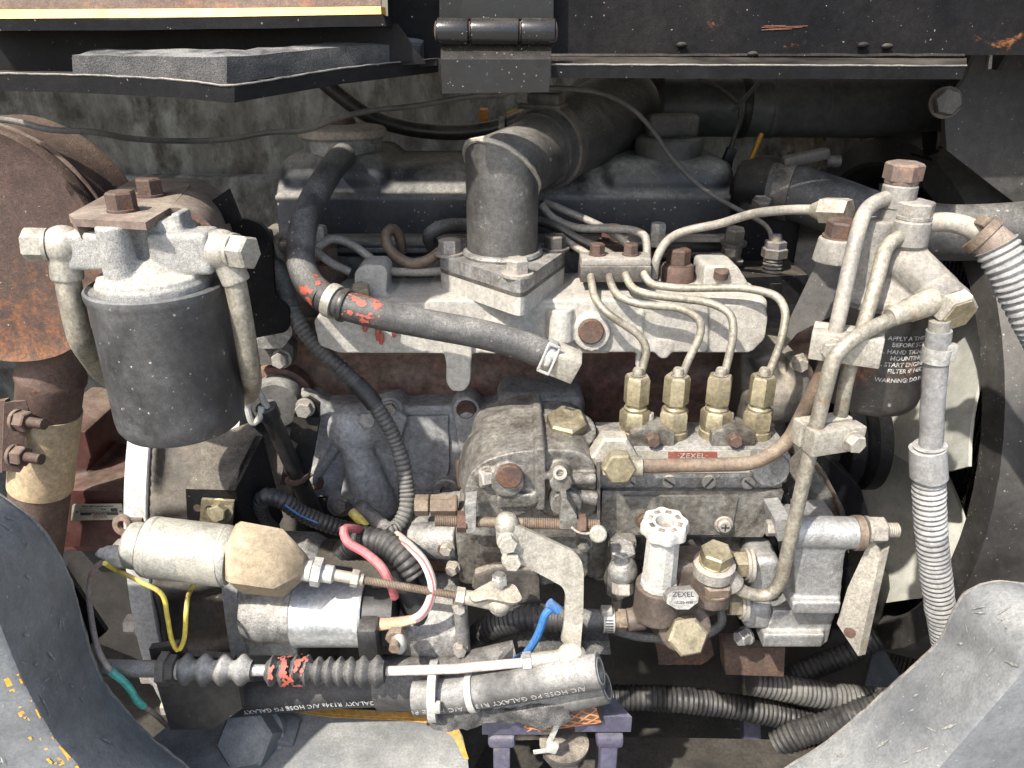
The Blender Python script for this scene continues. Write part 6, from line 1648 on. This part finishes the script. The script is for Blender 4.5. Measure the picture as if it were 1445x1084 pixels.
m = MB().tube(q2, .0128, 28, caps=(True, False)); hollow_end(m, q2[-1], (q2[-1] - q2[-3]).normalized(), .0128, .0068); part('hose', m, M_rubberdusty, h2)
d = (q2[-1] - q2[-3]).normalized(); m = MB().lathe(q2[-1] + d * .0003, d, [(0, .0088), (0.0003, .0088), (.0003, .0098), (0, .0098), (0, .0088)], 28, cap=False); part('braid_ring', m, M_white, h2)
h3 = thing('printed_hose', 'black printed air conditioning hose lying behind the bellows', 'hose')
q3, _ = resample(smooth_path(PL([(300, 992, -.15), (380, 984, -.155), (470, 976, -.16), (560, 972, -.165)]), 10), .003)
part('hose', MB().tube(q3, .0135, 26), M_plastic, h3)
printed(q3, .0135, 'GALAXY R134a A/C HOSE PG GALAXY', .0062, (0, -.9, .1), .15, M_print, h3, True)
h4 = thing('foam_sleeve', 'fat black foam sleeve wrapped around the hose bundle', 'sleeve')
q4, _ = resample(smooth_path(PL([(540, 962, -.165), (580, 964, -.17), (625, 965, -.17), (680, 950, -.17), (730, 938, -.165)]), 8), .003)
part('sleeve', MB().tube(q4, lambda i, n: .0215 if i < n * .55 else .0195, 30).wobble(.0012, 50), M_rubber, h4)
h5 = thing('torn_foam', 'torn grey foam strip hanging under the cut hoses', 'foam')
m = MB(); secs = []
for i in range(16):
    t_ = i / 15; c_ = T(608 + 195 * t_, 998 + 9 * math.sin(t_ * 2.6) - 12 * t_, YA - .006)
    w_ = .011 + .003 * math.sin(t_ * 9)
    secs.append([c_ + V((0, -w_ * .9, w_ * .7)), c_ + V((0, -w_ * 1.1, -w_ * .5)), c_ + V((0, w_, -w_ * .7)), c_ + V((0, w_, w_ * .6))])
m.loft(secs); m.subdivide(3).wobble(.0028, 110).wobble(.001, 380); part('foam', m, M_foam, h5, 60)
h6 = thing('braided_hose', 'orange cross braided hose stub under the cut hoses', 'hose')
a_, b_ = T(775, 1000, YA + .012), T(845, 990, YA + .008); d = (b_ - a_).normalized(); L = (b_ - a_).length; rr = .0150
part('core', MB().lathe(a_, d, [(-.02, rr), (L, rr), (L + .0005, rr * .9)], 30), M_braidgap, h6)
U_, W2, N_ = basis(d); m = MB()
for sg in (-1, 1):
    for k in range(14):
        m.tube([a_ + d * (-.02 + (L + .02) * t_ / 14) + (U_ * math.cos(sg * (t_ * .16 + k * .4488)) + W2 * math.sin(sg * (t_ * .16 + k * .4488))) * (rr + .0002) for t_ in range(15)], .0006, 5)
part('braid', m, M_hosecloth, h6)
# zip ties
z1 = thing('cable_tie', 'white cable tie looped round the foam sleeve', 'cable tie')
i = int(len(q) * .32); c_ = q[i]; d = (q[i + 1] - q[i - 1]).normalized()
m = MB().lathe(c_, d, [(-.0025, .0133), (-.0025, .0145), (.0025, .0145), (.0025, .0133)], 30); part('strap', m, M_white, z1)
m = MB().lathe(T(612, 975, YA - .008), X, [(-.003, .0215), (-.003, .0225), (.003, .0225), (.003, .0215)], 30); part('strap', m, M_white, z1)
part('head', MB().box(T(612, 998, YA - .028), (.010, .006, .008), bevel=.001), M_white, z1)
z2 = thing('cable_tie', 'white cable tie tail dangling below the braided stub', 'cable tie')
m = MB().box(T(783, 1030, YA - .012), (.0045, .0014, .030), Matrix.Rotation(rad(17), 3, 'Y'), bevel=.0004); part('strap', m, M_white, z2)
part('head', MB().box(T(779, 1053, YA - .013), (.009, .007, .009), Matrix.Rotation(rad(17), 3, 'Y'), bevel=.001), M_white, z2)
part('tail', MB().box(T(765, 1060, YA - .013), (.014, .0012, .004), Matrix.Rotation(rad(-10), 3, 'Y'), bevel=.0003), M_white, z2)
z3 = thing('rubber_scrap', 'ragged black rubber scrap standing on the throttle rod', 'rubber')
m = MB(); plate_px(m, [(700, 948), (704, 935), (724, 912), (722, 945), (712, 952)], YA - .004, .006, .001); part('scrap', m.subdivide(1).wobble(.001, 200), M_foam, z3)

# ------------------------------------------------------------------ engine mount and frame below
em = thing('engine_mount', 'violet grey engine mount bracket with worn yellow corner', 'mount')
zp = T(850, 1012, -.19).z
m = MB(); m.prism([PZ(812, 1012, zp), PZ(892, 1012, zp), PZ(866, 985, zp), PZ(812, 985, zp)], (0, 0, -.016), .0012); part('pad_plate', m, M_purple, em)
m = MB(); m.prism([PZ(680, 1018, zp - .004), PZ(782, 1018, zp - .004), PZ(782, 990, zp - .004), PZ(690, 990, zp - .004)], (0, 0, -.0145), .0012); part('pad_plate', m, M_purple, em)
for x in (708, 860):
    p = T(x, 1040, -.185); m = MB().box(p + V((0, .01, -.06)), (.014, .03, .13), bevel=.002); m.box(p + V((0, .01, -.0)), (.022, .034, .012), bevel=.003); part('web', m, M_purple, em)
m = MB(); plate_px(m, [(782, 1016), (812, 1016), (812, 1036), (782, 1036)], -.172, .03, .002); part('rubber_core', m, M_rustdark, em)
bolt(em, T(796, 1048, -.185), -Z, .030, .014, M_boltdark)
m = MB(); m.prism([T(730, 902, -.135), T(860, 905, -.135), T(862, 924, -.14), T(732, 920, -.14)], (0, .03, 0), .002); part('top_pad', m, M_foam, em)
fb_ = thing('frame_beam', 'dusty grey frame beam with chipped yellow rim at the bottom', 'beam')
zf = -.268
top = [(190, 1120), (205, 1050), (235, 1025), (300, 1003), (350, 996), (600, 1004), (635, 1013), (652, 1035), (660, 1070), (664, 1120)]
m = MB(); m.prism(rpoly([PZ(x, y, zf) for x, y in top], .006), (0, 0, -.05), .005, 3); part('casting', m, M_guard, fb_)
m = MB(); m.prism([PZ(x, y, zf + .0006) for x, y in ((405, 1001), (470, 1000), (560, 1004), (602, 1007), (630, 1016), (648, 1037), (640, 1034), (622, 1021), (590, 1013), (540, 1012), (470, 1008))], (0, 0, -.002), .0002); part('yellow_rim', m, M_yellow, fb_)
m = MB(); m.prism([PZ(x, y, zf + .0004) for x, y in ((400, 1003), (600, 1005), (648, 1030), (661, 1070), (655, 1070), (640, 1040), (610, 1020), (560, 1016), (470, 1012))], (0, 0, -.002), .0002); part('yellow_fade', m, M_yellow, fb_)
bb_ = thing('frame_bolt', 'large dusty hex bolt on the frame beam', 'bolt')
q = PZ(364, 1040, zf); axb = V((-.2, -.72, .66)).normalized()
m = MB().lathe(q - axb * .004, axb, [(0, .026), (.008, .026), (.009, .024)], 36); part('washer', m, M_guard, bb_)
m = MB().box(q + V((.018, .004, .003)), (.03, .03, .012), Matrix.Rotation(.4, 3, 'Y'), bevel=.002); part('lock_tab', m, M_guard, bb_)
m = MB().hexa(q + axb * .004, axb, .022, .045, .14, phase=rad(22)); part('head', m, M_guard, bb_)

# guards: thick folded steel either side
def guard(E, R, S, name, lb, cat, chip=None):
    t = thing(name, lb, cat); n = len(E); secs = []
    for i in range(n):
        e_, r_, s_ = E[i], R[i], S[i]
        sg = -1 if e_.x < 0 else 1; vd = (e_ - CAM).normalized(); b0 = e_ + vd * .05 + V((sg * .02, 0, -.02)); q0 = e_.lerp(r_, .03); q1 = r_.lerp(e_, .06); q2 = r_.lerp(s_, .06)
        mid = (q1 + q2) * .25 + r_ * .5
        secs.append([b0, e_ + V((0, .003, -.002)), q0] + [q0.lerp(q1, k / 5) for k in range(1, 5)] + [q1, mid, q2] + [q2.lerp(s_, k / 4) for k in range(1, 4)] + [s_, s_ + (s_ - CAM).normalized() * .10 + V((sg * .02, 0, -.02)), b0 + vd * .04 + V((sg * .02, 0, -.03))])
    k = len(secs[0]); cols = [smooth_path([secs[i][j] for i in range(n)], 6) for j in range(k)]
    m = MB(); m.loft([[cols[j][i] for j in range(k)] for i in range(len(cols[0]))]); m.wobble(.0011, 30)
    part('shell', m, M_guard, t, 40)
    q, _ = resample([p + V((0, -.0004, .0004)) for p in cols[1]], .004); part('lit_worn_rim', MB().tube(q, .0011, 6).wobble(.0007, 140), M_lit_worn_edge, t)  # pale tube paints the bright edge highlight together with the worn rim
    rs = random.Random(len(lb)); m = MB()
    for k_ in range(46):
        j = rs.randint(3, 6) if rs.random() < .75 else rs.randint(10, 12); i = rs.randint(8, len(cols[0]) - 10)
        p = cols[j][i].lerp(cols[j + 1][i], rs.random()); ta = (cols[j][i + 1] - cols[j][i - 1]).normalized(); tb = (cols[j + 1][i] - cols[j - 1][i]).normalized()
        nn = ta.cross(tb).normalized(); nn = nn if nn.dot(CAM - p) > 0 else -nn
        an = rs.uniform(0, 3.14); u_ = ta * math.cos(an) + tb * math.sin(an); w_ = nn.cross(u_)
        l_, wd = rs.uniform(.0012, .009), rs.uniform(.0004, .0011); p = p + nn * .0012
        m.raw([p - u_ * l_, p - w_ * wd, p + u_ * l_ * .8, p + w_ * wd * .8], [(0, 1, 2, 3)])
    part('scuff_marks', m, M_printgrey, t)
    if chip:
        c0, a0, a1 = cols[8], chip[0], chip[1]; m = MB(); vs, fs = [], []
        pts, _ = resample(c0[a0:a1], .0012)
        up_ = (cols[6][a0] - cols[8][a0]).normalized(); dn_ = (cols[10][a0] - cols[8][a0]).normalized()
        W3 = 15
        for i, p in enumerate(pts):
            for j in range(W3):
                u = (j - 7) * .0016
                vs.append(p + (up_ if u > 0 else dn_) * abs(u) + V((0, -.0009, .0011)))
        for i in range(len(pts) - 1):
            for j in range(W3 - 1):
                if noise.noise(V((i * .10, j * .25, 3))) + .6 * noise.noise(V((i * .33, j * .45, 8))) > -.10 + abs(j - 7) * .075: fs.append((i * W3 + j, i * W3 + j + 1, (i + 1) * W3 + j + 1, (i + 1) * W3 + j))
        m.raw(vs, fs); bmesh.ops.delete(m.bm, geom=[v for v in m.bm.verts if not v.link_faces], context='VERTS')
        part('paint_chips', m, M_yellow, t)
    return t
E = PL([(1030, 1150), (1112, 1086), (1160, 1056), (1228, 1000), (1288, 945), (1330, 905), (1350, 862), (1372, 834), (1412, 822), (1480, 832)], -.24)
R = PL([(1230, 1200), (1290, 1120), (1325, 1082), (1370, 1032), (1410, 988), (1440, 952), (1455, 930), (1475, 915), (1500, 905), (1560, 905)], -.31)
S = PL([(1400, 1280), (1450, 1200), (1490, 1150), (1530, 1100), (1560, 1060), (1580, 1020), (1590, 1000), (1600, 985), (1620, 980), (1660, 985)], -.29)
guard(E, R, S, 'side_guard', 'dusty grey rounded steel guard in the lower right corner', 'guard')
E = PL([(-70, 668), (0, 702), (47, 738), (75, 777), (95, 818), (121, 911), (142, 963), (168, 997), (209, 1042), (261, 1084), (330, 1150)], -.225)
R = PL([(-140, 730), (-66, 772), (-40, 796), (-25, 822), (-10, 850), (10, 905), (28, 950), (48, 990), (75, 1038), (108, 1076), (150, 1140)], -.30)
S = PL([(-260, 800), (-190, 840), (-160, 866), (-150, 890), (-140, 915), (-120, 965), (-105, 1005), (-90, 1045), (-70, 1090), (-45, 1130), (-10, 1190)], -.315)
guard(E, R, S, 'side_guard', 'dark grey steel guard with yellow chips in the lower left corner', 'guard', (36, 58))
sd = thing('rubber_flap', 'black rubber flap beside the left guard', 'flap')
m = MB(); plate_px(m, [(62, 815), (86, 810), (118, 900), (122, 925), (70, 850)], -.20, .006, .001); part('flap', m, M_foam, sd)
m = MB(); plate_px(m, [(88, 800), (150, 892), (122, 915)], -.16, .004, .0006); part('gusset', m, M_black, sd)
# lower hoses and dark undercarriage
for lb, pts_, r, mt in (('black ribbed hose crossing low behind the mount', [(850, 985, -.05), (920, 985, -.05), (1000, 992, -.05), (1080, 1005, -.05), (1160, 1022, -.05), (1240, 1030, -.05)], .0135, M_plastic),
    ('dusty ribbed hose low under the drive case', [(1060, 962, -.06), (1110, 972, -.06), (1170, 982, -.06), (1260, 990, -.06)], .0135, M_loomgrey),
    ('ribbed hose passing below the lever plate', [(1090, 968, -.02), (1140, 946, -.02), (1200, 922, -.02), (1240, 900, -.02)], .0125, M_plastic),
    ('ribbed hose running into the right guard', [(1095, 1052, -.08), (1130, 1035, -.08), (1180, 1020, -.08), (1260, 990, -.08)], .0145, M_plastic)):
    loom(lb, pts_, r, mt, .0052, .0018, 'ribbed_hose')
rl = thing('rusty_foot', 'rusty flaking steel foot below the feed pump', 'bracket')
m = MB(); plate_px(m, [(925, 905), (1000, 893), (1008, 925), (990, 938), (930, 938)], -.09, .04, .004); part('foot', m.subdivide(1).wobble(.0015, 90), M_rust, rl)
m = MB(); plate_px(m, [(1022, 916), (1108, 914), (1106, 955), (1024, 952)], -.10, .02, .003); part('plate', m, M_rustdark, rl)
lr = thing('cross_member', 'dark steel cross member at the bottom of the bay', 'beam')
m = MB(); m.prism([PZ(660, 1095, -.36), PZ(1210, 1095, -.36), PZ(1200, 1046, -.36), PZ(900, 1040, -.36), PZ(690, 1046, -.36)], (0, 0, -.03), .003); part('beam', m, M_dark, lr)
m = MB(); a_ = T(1075, 960, .0); m.box(a_ + V((.0, .02, -.06)), (.02, .02, .25), Matrix.Rotation(rad(-8), 3, 'Y'), bevel=.002); part('hanger', m, M_purple, lr)
so_ = thing('oil_sump', 'black oil sump deep under the engine', 'sump')
m = MB(); m.box(V((.1, .12, -.33)), (.62, .2, .2), bevel=.02, seg=3); part('pan', m, M_dark, so_)
finalize()
